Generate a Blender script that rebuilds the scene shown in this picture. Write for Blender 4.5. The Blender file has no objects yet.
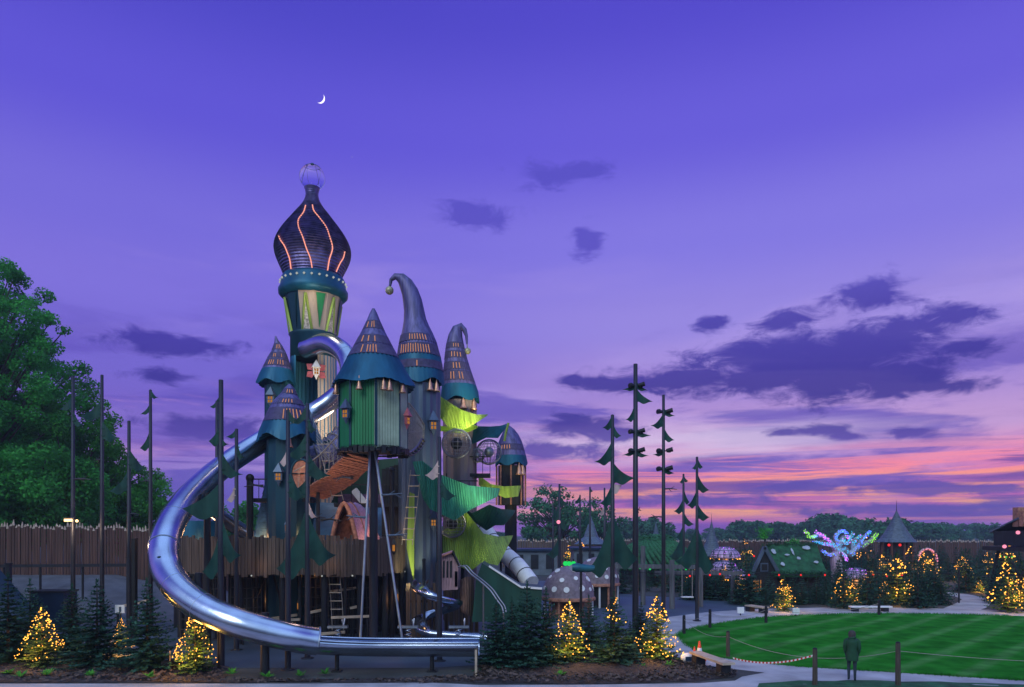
import bpy, bmesh, math, random
import numpy as np
from mathutils import Vector, Matrix
random.seed(7); RNG = np.random.default_rng(7)
PI = math.pi
scn = bpy.context.scene
C = scn.collection
F, HX, HY, H = 700.0, 512.0, 530.0, 4.5      # focal length in pixels, vanishing point, eye height

def P(px, py, D): return Vector(((px-HX)/F*D, D, H-(py-HY)/F*D))
def GD(py): return F*H/(py-HY)
def G(px, py, z=0.0):
    D = GD(py); return Vector(((px-HX)/F*D, D, z))
def lerp(a, b, t): return a+(b-a)*t

# ------------------------------------------------------------------ materials
MATS = {}
def mat(name, col, rough=.6, metal=0.0, var=.25, scale=2.0, bump=.0, stretch=(1,1,1), rnd=0.0, spec=.4, bscale=None, emis=None, estr=0, detail=4.0, leafy=0):
    m = bpy.data.materials.new(name); m.use_nodes = True
    nt = m.node_tree; b = nt.nodes['Principled BSDF']
    b.inputs['Roughness'].default_value = rough; b.inputs['Metallic'].default_value = metal
    b.inputs['Specular IOR Level'].default_value = spec
    tc = nt.nodes.new('ShaderNodeTexCoord'); mp = nt.nodes.new('ShaderNodeMapping')
    mp.inputs['Scale'].default_value = stretch
    nt.links.new(tc.outputs['Object'], mp.inputs['Vector'])
    n = nt.nodes.new('ShaderNodeTexNoise'); n.inputs['Scale'].default_value = scale; n.inputs['Detail'].default_value = detail
    nt.links.new(mp.outputs[0], n.inputs['Vector'])
    r = nt.nodes.new('ShaderNodeMapRange'); r.inputs[1].default_value = .3; r.inputs[2].default_value = .7
    r.inputs[3].default_value = 1-var; r.inputs[4].default_value = 1+var
    nt.links.new(n.outputs[0], r.inputs[0])
    fac = r.outputs[0]
    if rnd:
        oi = nt.nodes.new('ShaderNodeObjectInfo'); r2 = nt.nodes.new('ShaderNodeMapRange')
        r2.inputs[3].default_value = 1-rnd; r2.inputs[4].default_value = 1+rnd
        nt.links.new(oi.outputs['Random'], r2.inputs[0])
        mm = nt.nodes.new('ShaderNodeMath'); mm.operation = 'MULTIPLY'
        nt.links.new(fac, mm.inputs[0]); nt.links.new(r2.outputs[0], mm.inputs[1]); fac = mm.outputs[0]
    vm = nt.nodes.new('ShaderNodeVectorMath'); vm.operation = 'SCALE'
    vm.inputs[0].default_value = col[:3]; nt.links.new(fac, vm.inputs['Scale'])
    nt.links.new(vm.outputs[0], b.inputs['Base Color'])
    if metal > .2 or rough < .5:
        r3 = nt.nodes.new('ShaderNodeMapRange'); r3.inputs[3].default_value = max(.05, rough-.1); r3.inputs[4].default_value = rough+.15
        nt.links.new(n.outputs[0], r3.inputs[0]); nt.links.new(r3.outputs[0], b.inputs['Roughness'])
    if bump:
        bp = nt.nodes.new('ShaderNodeBump'); bp.inputs['Strength'].default_value = bump; bp.inputs['Distance'].default_value = .05
        n2 = nt.nodes.new('ShaderNodeTexNoise'); n2.inputs['Scale'].default_value = bscale or scale*4; n2.inputs['Detail'].default_value = 6
        nt.links.new(mp.outputs[0], n2.inputs['Vector'])
        nt.links.new(n2.outputs[0], bp.inputs['Height']); nt.links.new(bp.outputs[0], b.inputs['Normal'])
    if emis:
        b.inputs['Emission Color'].default_value = (*emis, 1); b.inputs['Emission Strength'].default_value = estr
    if leafy:
        tr = nt.nodes.new('ShaderNodeBsdfTranslucent'); nt.links.new(vm.outputs[0], tr.inputs[0]); ms = nt.nodes.new('ShaderNodeMixShader'); ms.inputs[0].default_value = leafy
        out = nt.nodes['Material Output']; nt.links.new(b.outputs[0], ms.inputs[1]); nt.links.new(tr.outputs[0], ms.inputs[2]); nt.links.new(ms.outputs[0], out.inputs[0])
    MATS[name] = m
    return m
def glow(name, col, strength):
    m = bpy.data.materials.new(name); m.use_nodes = True
    nt = m.node_tree; nt.nodes.clear()
    e = nt.nodes.new('ShaderNodeEmission'); e.inputs[0].default_value = (*col, 1); e.inputs[1].default_value = strength
    o = nt.nodes.new('ShaderNodeOutputMaterial'); nt.links.new(e.outputs[0], o.inputs[0])
    m.cycles.emission_sampling = 'NONE'
    return m

M_teal   = mat('teal_metal', (.007,.095,.175), .42, .35, .3, 1.5, .15, (1,1,.3))
M_teald  = mat('dark_teal_metal', (.007,.052,.085), .45, .3, .3, 1.2, .15, (1,1,.25))
M_purple = mat('mauve_metal', (.115,.105,.26), .42, .35, .45, 2.5, .3, (3,3,.3))
M_slot = mat('slot_mauve', (.055,.045,.12), .6, 0, .3, 6)  # darker mauve band round the roof behind each row of slits
M_dome   = mat('dome_metal', (.125,.105,.26), .36, .6, .5, 3, .2)
M_blueg  = mat('blue_grey_metal', (.085,.12,.18), .4, .5, .3, 1.5, .1, (2,2,.2))
M_cream  = mat('cream_cladding', (.40,.33,.27), .55, .0, .12, 2, .1, (2,2,.2))
M_fret   = mat('fretwork_panel', (.42,.38,.33), .6, 0, .7, 9, .3)
M_steel  = mat('brushed_steel', (.44,.50,.64), .19, .98, .18, .9, .06)
M_steeld = mat('dull_steel', (.35,.40,.48), .4, .9, .2, 2, .05)
M_green  = mat('green_panel', (.010,.19,.065), .5, 0, .25, 1.5, .1, (3,3,.2))
M_dgreen = mat('dark_green_panel', (.008,.055,.04), .5, .1, .3, 1.5, .1, (2,2,.2))
M_bough  = mat('bough_green_metal', (.24,.36,.06), .45, .2, .35, 1.2, .1, (4,4,.15))
M_boughT = mat('bough_teal_metal', (.035,.22,.15), .42, .3, .35, 1.2, .1, (4,4,.15))
M_boughB = mat('bough_blue_metal', (.012,.10,.15), .45, .3, .3, 1.2, .1, (4,4,.15))
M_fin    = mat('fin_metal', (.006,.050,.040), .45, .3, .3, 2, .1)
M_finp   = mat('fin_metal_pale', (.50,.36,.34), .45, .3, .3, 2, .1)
M_pole   = mat('pole_metal', (.034,.036,.05), .45, .5, .3, 2, .1, (1,1,.2))
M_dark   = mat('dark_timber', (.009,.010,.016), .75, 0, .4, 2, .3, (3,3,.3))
M_black  = mat('black_metal', (.012,.013,.018), .5, .2, .3, 2)
M_wood   = mat('grey_brown_planks', (.085,.060,.048), .75, 0, .55, 4, .4, (3,3,.15))
M_woodr  = mat('red_brown_planks', (.36,.16,.105), .7, 0, .4, 4, .4, (2,2,2))
M_woodl  = mat('pale_timber', (.42,.34,.26), .7, 0, .25, 4, .3, (1,1,1))
M_fence  = mat('stained_fence', (.085,.040,.032), .8, 0, .55, 3, .5, (4,4,.12))
M_tip    = mat('split_timber_tips', (.42,.33,.27), .85, 0, .45, 9, .4)
M_blue   = mat('blue_shingle', (.035,.10,.20), .5, .1, .35, 5, .3)
M_tarp   = mat('blue_tarpaulin', (.004,.022,.06), .5, 0, .3, .8, .2)
M_pinkr  = mat('pink_scale_roof', (.42,.20,.30), .5, .2, .25, 5, .3)
M_netd   = mat('dark_net_rope', (.05,.048,.05), .85, 0, .2, 10)
M_rope   = mat('rope', (.32,.29,.26), .85, 0, .2, 10)
M_mesh   = mat('wire_steel', (.22,.23,.28), .35, .9, .15, 4)
M_bell   = mat('bell_copper', (.55,.30,.20), .35, .7, .3, 5)
M_white  = mat('white_paint', (.75,.76,.78), .6, 0, .08, 4)
M_mush   = mat('mushroom_roof', (.20,.155,.19), .6, .1, .3, 3, .3, (2,2,2))
M_mushc  = mat('glass_mushroom', (.45,.30,.50), .35, .1, .35, 5, .2)
M_pave   = mat('resin_path', (.36,.36,.38), .85, 0, .30, .9, .25, bscale=40)
M_play   = mat('rubber_surface', (.048,.078,.110), .6, 0, .3, .35, .25, bscale=30)
M_mulch  = mat('bark_mulch', (.030,.025,.027), .95, 0, .7, 5, 1.0, bscale=14)
M_soil   = mat('soil', (.045,.05,.05), .95, 0, .5, .6, .6, bscale=8)
M_bank   = mat('gravel_bank', (.085,.092,.11), .9, 0, .3, 1.2, .6, bscale=15)
M_barklit  = mat('pale_bark', (.26,.21,.24), .9, 0, .4, 4, .6, (4,4,.6))  # bark colour lightened to stand for LED light on the rainbow tree's trunk
M_bark   = mat('bark', (.07,.055,.045), .9, 0, .4, 4, .6, (4,4,.6))
M_fir    = mat('fir_needles', (.026,.080,.056), .75, 0, .5, 3, rnd=.3, spec=.05)
M_firy   = mat('fir_needles_young', (.05,.11,.03), .75, 0, .5, 3, rnd=.2, spec=.2)
M_leaf   = mat('broad_leaves', (.06,.32,.055), .8, 0, .38, .45, rnd=.2, spec=.05, leafy=.4)
M_leaf2  = mat('pale_broad_leaves', (.095,.38,.055), .8, 0, .38, .45, rnd=.2, spec=.05, leafy=.4)
M_leafd  = mat('distant_leaves', (.03,.12,.055), .8, 0, .5, .3, rnd=.25, spec=.2)
M_moss   = mat('moss_roof', (.014,.085,.032), .9, 0, .55, 2.5, .9, bscale=12)
M_slate  = mat('slate_shingles', (.085,.12,.17), .55, .1, .35, 4, .4, (1,1,3))
M_skin   = mat('skin', (.45,.28,.21), .6, 0, .05, 4)
M_coat   = mat('dark_green_coat', (.010,.060,.028), .85, 0, .2, 6, .2)
M_trous  = mat('navy_trousers', (.02,.035,.05), .85, 0, .2, 6, .2)
M_hair   = mat('brown_hair', (.045,.04,.04), .7, 0, .3, 20, .3)
M_cone   = mat('orange_plastic', (.65,.07,.02), .45, 0, .08, 4)
M_tapeR  = mat('red_tape', (.55,.02,.02), .5, 0, .05, 4)
M_wall   = mat('blue_grey_render', (.12,.15,.19), .8, 0, .2, 2, .2)
M_willow = mat('willow_weave', (.02,.115,.045), .85, 0, .55, 6, .8)
# mown lawn: the grass itself is striped by the mower
M_lawn = mat('mown_grass', (.028,.225,.024), .9, 0, .34, 1.1, 1.0, bscale=60, spec=.0)
def lawn_stripes():
    nt = M_lawn.node_tree; b = nt.nodes['Principled BSDF']
    vm = [n for n in nt.nodes if n.type == 'VECT_MATH'][0]
    tc = [n for n in nt.nodes if n.type == 'TEX_COORD'][0]
    mp = nt.nodes.new('ShaderNodeMapping'); mp.inputs['Rotation'].default_value = (0,0,math.radians(-44))
    nt.links.new(tc.outputs['Object'], mp.inputs[0])
    w = nt.nodes.new('ShaderNodeTexWave'); w.bands_direction = 'Y'; w.inputs['Scale'].default_value = .19
    w.inputs['Distortion'].default_value = 1.6; w.inputs['Detail'].default_value = 3; w.inputs['Detail Scale'].default_value = .5
    nt.links.new(mp.outputs[0], w.inputs[0])
    cr = nt.nodes.new('ShaderNodeValToRGB')
    cr.color_ramp.elements[0].position = .70; cr.color_ramp.elements[0].color = (1,1,1,1)
    cr.color_ramp.elements[1].position = .97; cr.color_ramp.elements[1].color = (2.6,1.16,2.4,1)
    e = cr.color_ramp.elements.new(0.0); e.color = (.86,.88,.88,1)
    nt.links.new(w.outputs['Fac'], cr.inputs[0])
    mx = nt.nodes.new('ShaderNodeVectorMath'); mx.operation = 'MULTIPLY'
    nt.links.new(vm.outputs[0], mx.inputs[0]); nt.links.new(cr.outputs[0], mx.inputs[1])
    nt.links.new(mx.outputs[0], b.inputs['Base Color'])
lawn_stripes()

E_bulb  = glow('warm_bulb', (1,.42,.055), 3.4)
E_slit  = glow('warm_slit', (1,.45,.25), .55)
E_strip = glow('pink_led', (1,.36,.26), 1.25)
E_pane  = glow('amber_pane', (1,.40,.07), .38)
E_ring  = glow('ring_bulb', (.80,.85,.80), .5)
E_flood = glow('flood_lamp', (1,.60,.28), 3.2)
E_red   = glow('red_bulb', (1,.03,.03), 1.1)
E_grn   = glow('green_bulb', (.02,.8,.14), .9)
E_blu   = glow('blue_led', (.07,.16,1), 2.6)
E_cya   = glow('cyan_led', (.03,.45,.85), 1.5)
E_mag   = glow('violet_led', (.55,.13,.95), 2.4)
E_lim   = glow('lime_led', (.28,.9,.06), 1.5)
E_pnk   = glow('pink_bulb', (1,.30,.45), 1.2)
E_moon  = glow('moonlight', (1,.93,.98), 1.6)
E_dim   = glow('dim_orange', (1,.30,.07), .55)

# ------------------------------------------------------------------ mesh builder
WORLD = {}          # world position of every top-level thing
ROOT = {}
class MB:
    def __init__(s): s.v = []; s.f = []; s.sm = []
    def add(s, vs, fs, smooth=False):
        o = len(s.v); s.v.extend([tuple(v) for v in vs]); s.f.extend([tuple(i+o for i in f) for f in fs]); s.sm.extend([smooth]*len(fs)); return s
    def box(s, c, size, rz=0, R=None):
        c = Vector(c); hx, hy, hz = [q/2 for q in size]
        M = R if R is not None else Matrix.Rotation(rz, 3, 'Z')
        vs = [c + M @ Vector((x*hx, y*hy, z*hz)) for z in (-1,1) for x, y in ((-1,-1),(1,-1),(1,1),(-1,1))]
        return s.add(vs, [(3,2,1,0),(4,5,6,7),(0,1,5,4),(1,2,6,5),(2,3,7,6),(3,0,4,7)])
    def beam(s, a, b, w, h=None):
        a = Vector(a); b = Vector(b); d = b-a; q = d.to_track_quat('X', 'Z').to_matrix()
        return s.box((a+b)/2, (d.length, w, h or w), R=q)
    def tube(s, pts, rad, n=8, caps=True, ribs=0, a0=0, a1=2*PI, up=None, smooth=True, closed=True):
        pts = [Vector(p) for p in pts]; m = len(pts)
        rad = [rad]*m if not hasattr(rad, '__len__') else rad
        fr = None; vs = []
        for i, p in enumerate(pts):
            t = (pts[min(i+1,m-1)]-pts[max(i-1,0)]).normalized()
            if up is not None:
                u = Vector(up); nrm = (u - t*u.dot(t)).normalized()
            elif fr is None:
                u = Vector((0,0,1)) if abs(t.z) < .9 else Vector((1,0,0)); nrm = (u - t*u.dot(t)).normalized()
            else: nrm = (fr - t*fr.dot(t)).normalized()
            fr = nrm; b = t.cross(nrm)
            for k in range(n):
                a = a0+(a1-a0)*k/(n if closed else n-1)
                r = rad[i]*(1+ribs*(1 if k % 2 else -1))
                vs.append(p + nrm*(r*math.cos(a)) + b*(r*math.sin(a)))
        fs = []
        for i in range(m-1):
            for k in range(n if closed else n-1):
                k2 = (k+1) % n
                fs.append((i*n+k, i*n+k2, (i+1)*n+k2, (i+1)*n+k))
        s.add(vs, fs, smooth)
        if caps and closed: s.add(vs[:n], [tuple(range(n-1,-1,-1))]); s.add(vs[-n:], [tuple(range(n))])
        return s
    def cyl(s, a, b, r0, r1=None, n=10, smooth=True, ribs=0): return s.tube([a, b], [r0, r0 if r1 is None else r1], n, smooth=smooth, ribs=ribs)
    def lathe(s, c, prof, n=24, ribs=0, smooth=True, wav=None, a0=0, a1=2*PI, rot=0):
        """prof: (radius, z) rows from the bottom up, about the vertical through c"""
        c = Vector(c); full = abs(a1-a0-2*PI) < 1e-6; cols = n if full else n+1; vs = []
        for i, (r, z) in enumerate(prof):
            for k in range(cols):
                a = rot+a0+(a1-a0)*k/n; rr = r*(1+ribs*(1 if k % 2 else -1)); zz = z
                if wav and i == wav[0]: zz += wav[1]*math.sin(wav[2]*a+wav[3])
                vs.append((c.x+rr*math.cos(a), c.y+rr*math.sin(a), c.z+zz))
        fs = []
        for i in range(len(prof)-1):
            for k in range(n):
                k2 = (k+1) % cols
                fs.append((i*cols+k, i*cols+k2, (i+1)*cols+k2, (i+1)*cols+k))
        return s.add(vs, fs, smooth)
    def ball(s, c, r, n=10, m=7, sz=1.0):
        return s.lathe(c, [(max(1e-3, r*math.sin(PI*i/m)), -r*sz*math.cos(PI*i/m)) for i in range(m+1)], n)
    def octa(s, c, r):
        x, y, z = c
        return s.add([(x+r,y,z),(x-r,y,z),(x,y+r,z),(x,y-r,z),(x,y,z+r),(x,y,z-r)],
                     [(0,2,4),(2,1,4),(1,3,4),(3,0,4),(2,0,5),(1,2,5),(3,1,5),(0,3,5)])
    def poly(s, pts, th=None):
        pts = [Vector(p) for p in pts]; n = len(pts)
        if th is None: return s.add(pts, [tuple(range(n))])
        off = Vector(th)
        s.add(pts+[p+off for p in pts], [tuple(range(n-1,-1,-1)), tuple(range(n,2*n))]+[(i,(i+1)%n,n+(i+1)%n,n+i) for i in range(n)])
        return s
    def sheet(s, top, bot, th=Vector((0,.04,0))):
        """two equal rows of points joined into a sheet with a real thickness"""
        n = len(top); vs = list(top)+list(bot)+[p+th for p in top]+[p+th for p in bot]
        fs = []
        for i in range(n-1):
            fs += [(n+i,n+i+1,i+1,i),(2*n+i,2*n+i+1,3*n+i+1,3*n+i),(i,i+1,2*n+i+1,2*n+i),(n+i,3*n+i,3*n+i+1,n+i+1)]
        fs += [(0,2*n,3*n,n),(n-1,2*n-1,4*n-1,3*n-1)]
        return s.add(vs, fs, False)
    def build(s, name, m, parent=None, loc=None):
        me = bpy.data.meshes.new(name)
        if parent is not None: o0 = WORLD[ROOT.get(parent.name, parent.name)]
        elif loc is not None: o0 = Vector(loc)
        else:
            a = np.array(s.v); o0 = Vector(((a[:,0].min()+a[:,0].max())/2, (a[:,1].min()+a[:,1].max())/2, a[:,2].min()))
        me.from_pydata([(v[0]-o0.x, v[1]-o0.y, v[2]-o0.z) for v in s.v], [], s.f)
        me.polygons.foreach_set('use_smooth', s.sm)
        me.materials.append(m); me.update()
        o = bpy.data.objects.new(name, me); C.objects.link(o)
        if parent is not None:
            o.parent = parent; ROOT[o.name] = ROOT.get(parent.name, parent.name)
        else:
            o.location = o0; WORLD[o.name] = o0
        return o

def tag(o, label, cat, group=None, kind=None):
    if label: o['label'] = label
    if cat: o['category'] = cat
    if group: o['group'] = group
    if kind: o['kind'] = kind
    return o
def thing(name, label, cat, loc, group=None, kind=None):
    o = bpy.data.objects.new(name, None); C.objects.link(o); o.location = loc; o.empty_display_size = .3
    WORLD[o.name] = Vector(loc)
    return tag(o, label, cat, group, kind)
def struct(name, mb, m, loc=(0,0,0)):
    o = mb.build(name, m, None, loc); o['kind'] = 'structure'; return o
def copy_tree(o, parent=None):
    c = o.copy(); C.objects.link(c)
    if parent is not None: c.parent = parent
    for ch in list(o.children): copy_tree(ch, c)
    return c
def fastmesh(name, verts, faces_n, m, parent=None, loc=(0,0,0), smooth=False):
    """verts (N*k,3) numpy: every k consecutive vertices are one face"""
    k = faces_n; n = len(verts)//k
    me = bpy.data.meshes.new(name)
    o0 = np.array(WORLD[ROOT.get(parent.name, parent.name)]) if parent is not None else np.array(loc)
    me.vertices.add(n*k); me.vertices.foreach_set('co', (verts-o0).astype(np.float32).ravel())
    me.loops.add(n*k); me.loops.foreach_set('vertex_index', np.arange(n*k, dtype=np.int32))
    me.polygons.add(n); me.polygons.foreach_set('loop_start', np.arange(0, n*k, k, dtype=np.int32))
    me.polygons.foreach_set('loop_total', np.full(n, k, dtype=np.int32))
    me.materials.append(m); me.update(calc_edges=True); me.validate()
    o = bpy.data.objects.new(name, me); C.objects.link(o)
    if parent is not None: o.parent = parent; ROOT[o.name] = ROOT.get(parent.name, parent.name)
    else: o.location = loc; WORLD[o.name] = Vector(loc)
    return o
def light(kind, loc, energy, col, size=.2, target=None, angle=80, blend=.5):
    l = bpy.data.lights.new('lamp_light', kind); l.energy = energy; l.color = col
    if kind in ('POINT', 'SPOT'): l.shadow_soft_size = size
    if kind == 'SPOT': l.spot_size = math.radians(angle); l.spot_blend = blend
    o = bpy.data.objects.new('lamp_light', l); C.objects.link(o); o.location = loc
    if target is not None: o.rotation_euler = (Vector(target)-Vector(loc)).to_track_quat('-Z', 'Y').to_euler()
    return o
def spline(pts, n=8):
    """Catmull-Rom through pts"""
    pts = [Vector(p) for p in pts]; out = []
    q = [pts[0]*2-pts[1]]+pts+[pts[-1]*2-pts[-2]]
    for i in range(1, len(q)-2):
        for k in range(n):
            t = k/n; a, b, c, d = q[i-1], q[i], q[i+1], q[i+2]
            out.append(.5*((2*b)+(c-a)*t+(2*a-5*b+4*c-d)*t*t+(3*b-a-3*c+d)*t**3))
    out.append(pts[-1]); return out

# ------------------------------------------------------------------ camera
cam = bpy.data.cameras.new('camera'); cam.sensor_width = 36; cam.lens = F/1024*36
cam.shift_y = (HY-343.5)/1024; cam.clip_end = 8000; cam.clip_start = .1
co = bpy.data.objects.new('camera', cam); C.objects.link(co)
co.location = (0,0,H); co.rotation_euler = (PI/2, 0, 0); scn.camera = co

# ------------------------------------------------------------------ sky
def azel(px, py):
    dx = (px-HX)/F; return math.degrees(math.atan(dx)), math.degrees(math.atan((HY-py)/F/math.sqrt(1+dx*dx)))
def build_world():
    w = bpy.data.worlds.new('World'); scn.world = w; w.use_nodes = True
    nt = w.node_tree; nt.nodes.clear(); N = nt.nodes; L = nt.links
    def put(sock, v):
        if isinstance(v, (int, float)): sock.default_value = v
        else: L.new(v, sock)
    def ma(op, a, b=0.0, c=None, clamp=False):
        n = N.new('ShaderNodeMath'); n.operation = op; n.use_clamp = clamp
        put(n.inputs[0], a); put(n.inputs[1], b)
        if c is not None: put(n.inputs[2], c)
        return n.outputs[0]
    def smooth(v, lo, hi, o0=0.0, o1=1.0):
        n = N.new('ShaderNodeMapRange'); n.interpolation_type = 'SMOOTHSTEP'
        put(n.inputs[0], v); n.inputs[1].default_value = lo; n.inputs[2].default_value = hi
        n.inputs[3].default_value = o0; n.inputs[4].default_value = o1; return n.outputs[0]
    def comb(x, y, z):
        n = N.new('ShaderNodeCombineXYZ'); put(n.inputs[0], x); put(n.inputs[1], y); put(n.inputs[2], z); return n.outputs[0]
    def noise(v, scale, detail=5, rough=.55, dist=0):
        n = N.new('ShaderNodeTexNoise'); L.new(v, n.inputs['Vector']); n.inputs['Scale'].default_value = scale
        n.inputs['Detail'].default_value = detail; n.inputs['Roughness'].default_value = rough; n.inputs['Distortion'].default_value = dist
        return n.outputs[0]
    def mix(f, a, b):
        n = N.new('ShaderNodeMix'); n.data_type = 'RGBA'; put(n.inputs[0], f)
        for s, v in ((n.inputs[6], a), (n.inputs[7], b)):
            if isinstance(v, tuple): s.default_value = (*v, 1)
            else: L.new(v, s)
        return n.outputs[2]
    def lin(r, g, b):
        f = lambda c: ((c/255+.055)/1.055)**2.4 if c > 10 else c/255/12.92
        return (f(r), f(g), f(b))
    def ramp(v, stops, lo, hi):
        n = N.new('ShaderNodeMapRange'); put(n.inputs[0], v); n.inputs[1].default_value = lo; n.inputs[2].default_value = hi
        r = N.new('ShaderNodeValToRGB'); r.color_ramp.interpolation = 'EASE'; L.new(n.outputs[0], r.inputs[0])
        el = r.color_ramp.elements
        for i, (p, c) in enumerate(stops):
            e = el[i] if i < 2 else el.new(.5)
            e.position = (p-lo)/(hi-lo); e.color = (*c, 1)
        return r.outputs[0]
    tc = N.new('ShaderNodeTexCoord'); sp = N.new('ShaderNodeSeparateXYZ'); L.new(tc.outputs['Generated'], sp.inputs[0])
    x, y, z = sp.outputs
    az = ma('MULTIPLY', ma('ARCTAN2', x, y), 180/PI); el = ma('MULTIPLY', ma('ARCSINE', z), 180/PI)
    # clear gradient
    left = ramp(el, [(0,lin(116,78,178)),(4,lin(128,92,186)),(8,lin(116,92,190)),(12,lin(112,96,198)),(17,lin(122,107,210)),(22,lin(113,101,209)),(29,lin(92,80,204)),(37,lin(73,65,188)),(60,lin(62,58,172))], 0, 90)
    right = ramp(el, [(0,lin(120,66,172)),(2,lin(196,98,172)),(4.5,lin(216,124,178)),(7.5,lin(190,150,205)),(11,lin(158,130,205)),(16,lin(146,130,215)),(22,lin(126,114,216)),(29,lin(100,87,208)),(37,lin(80,68,194)),(60,lin(62,58,172))], 0, 90)
    base = mix(smooth(az, -22, 14), left, right)
    # broad soft veils, streaked along the horizon
    v1 = noise(comb(ma('MULTIPLY', az, .035), ma('MULTIPLY', el, .16), 3.1), 1.0, 5, .55, .4)
    veil = ma('MULTIPLY', smooth(v1, .45, .72), smooth(el, 26, 12))
    base = mix(ma('MULTIPLY', veil, .75), base, lin(172,150,220))
    v2 = noise(comb(ma('MULTIPLY', az, .05), ma('MULTIPLY', el, .26), 11.7), 1.0, 6, .6, .5)
    dk = ma('MULTIPLY', smooth(v2, .47, .60), smooth(el, 19, 9))
    base = mix(ma('MULTIPLY', dk, .8), base, lin(88,70,176))
    v3 = noise(comb(ma('MULTIPLY', az, .055), ma('MULTIPLY', el, .42), 31.0), 1.0, 6, .6, .6)
    lk = ma('MULTIPLY', ma('MULTIPLY', smooth(v3, .52, .66), smooth(el, 12, 7)), smooth(az, 22, -5))
    base = mix(ma('MULTIPLY', lk, .7), base, lin(176,130,196))
    # sunset streaks
    s1 = noise(comb(ma('MULTIPLY', az, .045), ma('MULTIPLY', el, 1.05), 5.5), 1.0, 6, .6, .6)
    glowaz = smooth(ma('ABSOLUTE', ma('SUBTRACT', az, 27.0)), 44, 8)
    win = ma('MULTIPLY', smooth(el, .2, 1.6), smooth(el, 8.0, 4.2))
    st = ma('MULTIPLY', ma('MULTIPLY', smooth(s1, .41, .55), win), glowaz)
    pink = ramp(el, [(0,lin(240,112,140)),(1.6,lin(255,170,112)),(3.4,lin(255,158,124)),(4.8,lin(255,138,152)),(6.5,lin(232,160,190)),(8,lin(206,178,222))], 0, 10)
    base = mix(ma('MULTIPLY', st, .95), base, pink)
    s2 = noise(comb(ma('MULTIPLY', az, .06), ma('MULTIPLY', el, 1.0), 17.5), 1.0, 6, .6, .7)
    dv = ma('MULTIPLY', smooth(s2, .50, .62), smooth(el, 9.0, 4.0))
    base = mix(ma('MULTIPLY', dv, .85), base, mix(smooth(az, -15, 15), lin(96,66,166), lin(104,62,156)))
    # pale bright break above the pink
    pb = noise(comb(ma('MULTIPLY', az, .05), ma('MULTIPLY', el, .5), 23.0), 1.0, 5, .55, .4)
    pw = ma('MULTIPLY', ma('MULTIPLY', smooth(el, 4.6, 6.4), smooth(el, 9.6, 7.4)), smooth(ma('ABSOLUTE', ma('SUBTRACT', az, 14.0)), 22, 4))
    base = mix(ma('MULTIPLY', ma('MULTIPLY', smooth(pb, .38, .6), pw), .75), base, lin(214,192,226))
    # dark cumulus: (px, py, half width px, half height px)
    blobs = [(690,378,85,15),(760,374,80,22),(835,376,75,24),(900,378,55,17),(955,382,40,8),(775,354,75,17),(830,358,55,22),(870,345,55,22),(900,340,45,22),(925,330,40,14),
             (868,298,38,16),(950,318,38,12),(975,345,35,10),(716,322,16,8),(785,322,26,11),(640,382,60,10),(600,380,40,6),
             (560,174,36,12),(475,214,36,11),(587,239,13,13),(170,346,52,11),(165,376,30,6),(585,425,40,9),(560,450,60,8),(905,434,28,6),(790,432,20,4),(825,428,30,5),(850,435,16,5),(920,490,110,6),(800,488,60,5),(900,510,120,5),(700,500,70,6),(210,430,70,12),(620,432,30,6)]
    jit = noise(comb(ma('MULTIPLY', az, .12), ma('MULTIPLY', el, .22), 7.7), 1.0, 3, .5)
    jaz = ma('ADD', az, ma('MULTIPLY', ma('SUBTRACT', jit, .5), 5.0)); jel = ma('ADD', el, ma('MULTIPLY', ma('SUBTRACT', jit, .5), 1.6))
    acc = None
    for px, py, rx, ry in blobs:
        a, e = azel(px, py); a2, _ = azel(px+rx, py); _, e2 = azel(px, py-ry)
        da = ma('MULTIPLY', ma('SUBTRACT', jaz, a), 1/(a2-a)); de = ma('MULTIPLY', ma('SUBTRACT', jel, e), 1/(e2-e))
        d = ma('SUBTRACT', 1.0, ma('SQRT', ma('ADD', ma('MULTIPLY', da, da), ma('MULTIPLY', de, de))))
        acc = d if acc is None else ma('SMOOTH_MAX', acc, d, .35)
    cn = noise(comb(ma('MULTIPLY', az, .34), ma('MULTIPLY', el, .85), 1.3), 1.0, 10, .66, .5)
    dens = ma('ADD', acc, ma('MULTIPLY', ma('SUBTRACT', cn, .47), 3.4))
    cl = smooth(dens, -.42, .55)
    ccol = ramp(el, [(0,lin(92,58,160)),(5,lin(90,66,165)),(10,lin(52,36,136)),(15,lin(60,46,152)),(20,lin(86,74,182)),(27,lin(84,74,186))], 0, 40)
    base = mix(ma('MULTIPLY', cl, .9), base, ccol)
    # the sky behind and above the photographer: paler open dusk sky
    back = mix(smooth(el, 0, 60), lin(158,184,214), lin(146,176,224))
    f_back = ma('MAXIMUM', smooth(y, -.05, -.65), smooth(el, 42, 74))
    back = mix(smooth(el, 1, 24), lin(52,60,84), back)
    base = mix(f_back, base, back)
    # a star
    sky = N.new('ShaderNodeTexSky'); sky.sky_type = 'NISHITA'; sky.sun_disc = False
    sky.sun_elevation = SUN_EL; sky.sun_rotation = SUN_ROT; sky.air_density = 1.0; sky.dust_density = 1.0; sky.ozone_density = 4.0
    b1 = N.new('ShaderNodeBackground'); L.new(sky.outputs[0], b1.inputs[0]); b1.inputs[1].default_value = .012
    b2 = N.new('ShaderNodeBackground'); L.new(base, b2.inputs[0]); put(b2.inputs[1], ma('ADD', 1.10, ma('MULTIPLY', f_back, BACK_GAIN)))
    ad = N.new('ShaderNodeAddShader'); L.new(b1.outputs[0], ad.inputs[0]); L.new(b2.outputs[0], ad.inputs[1])
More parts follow.
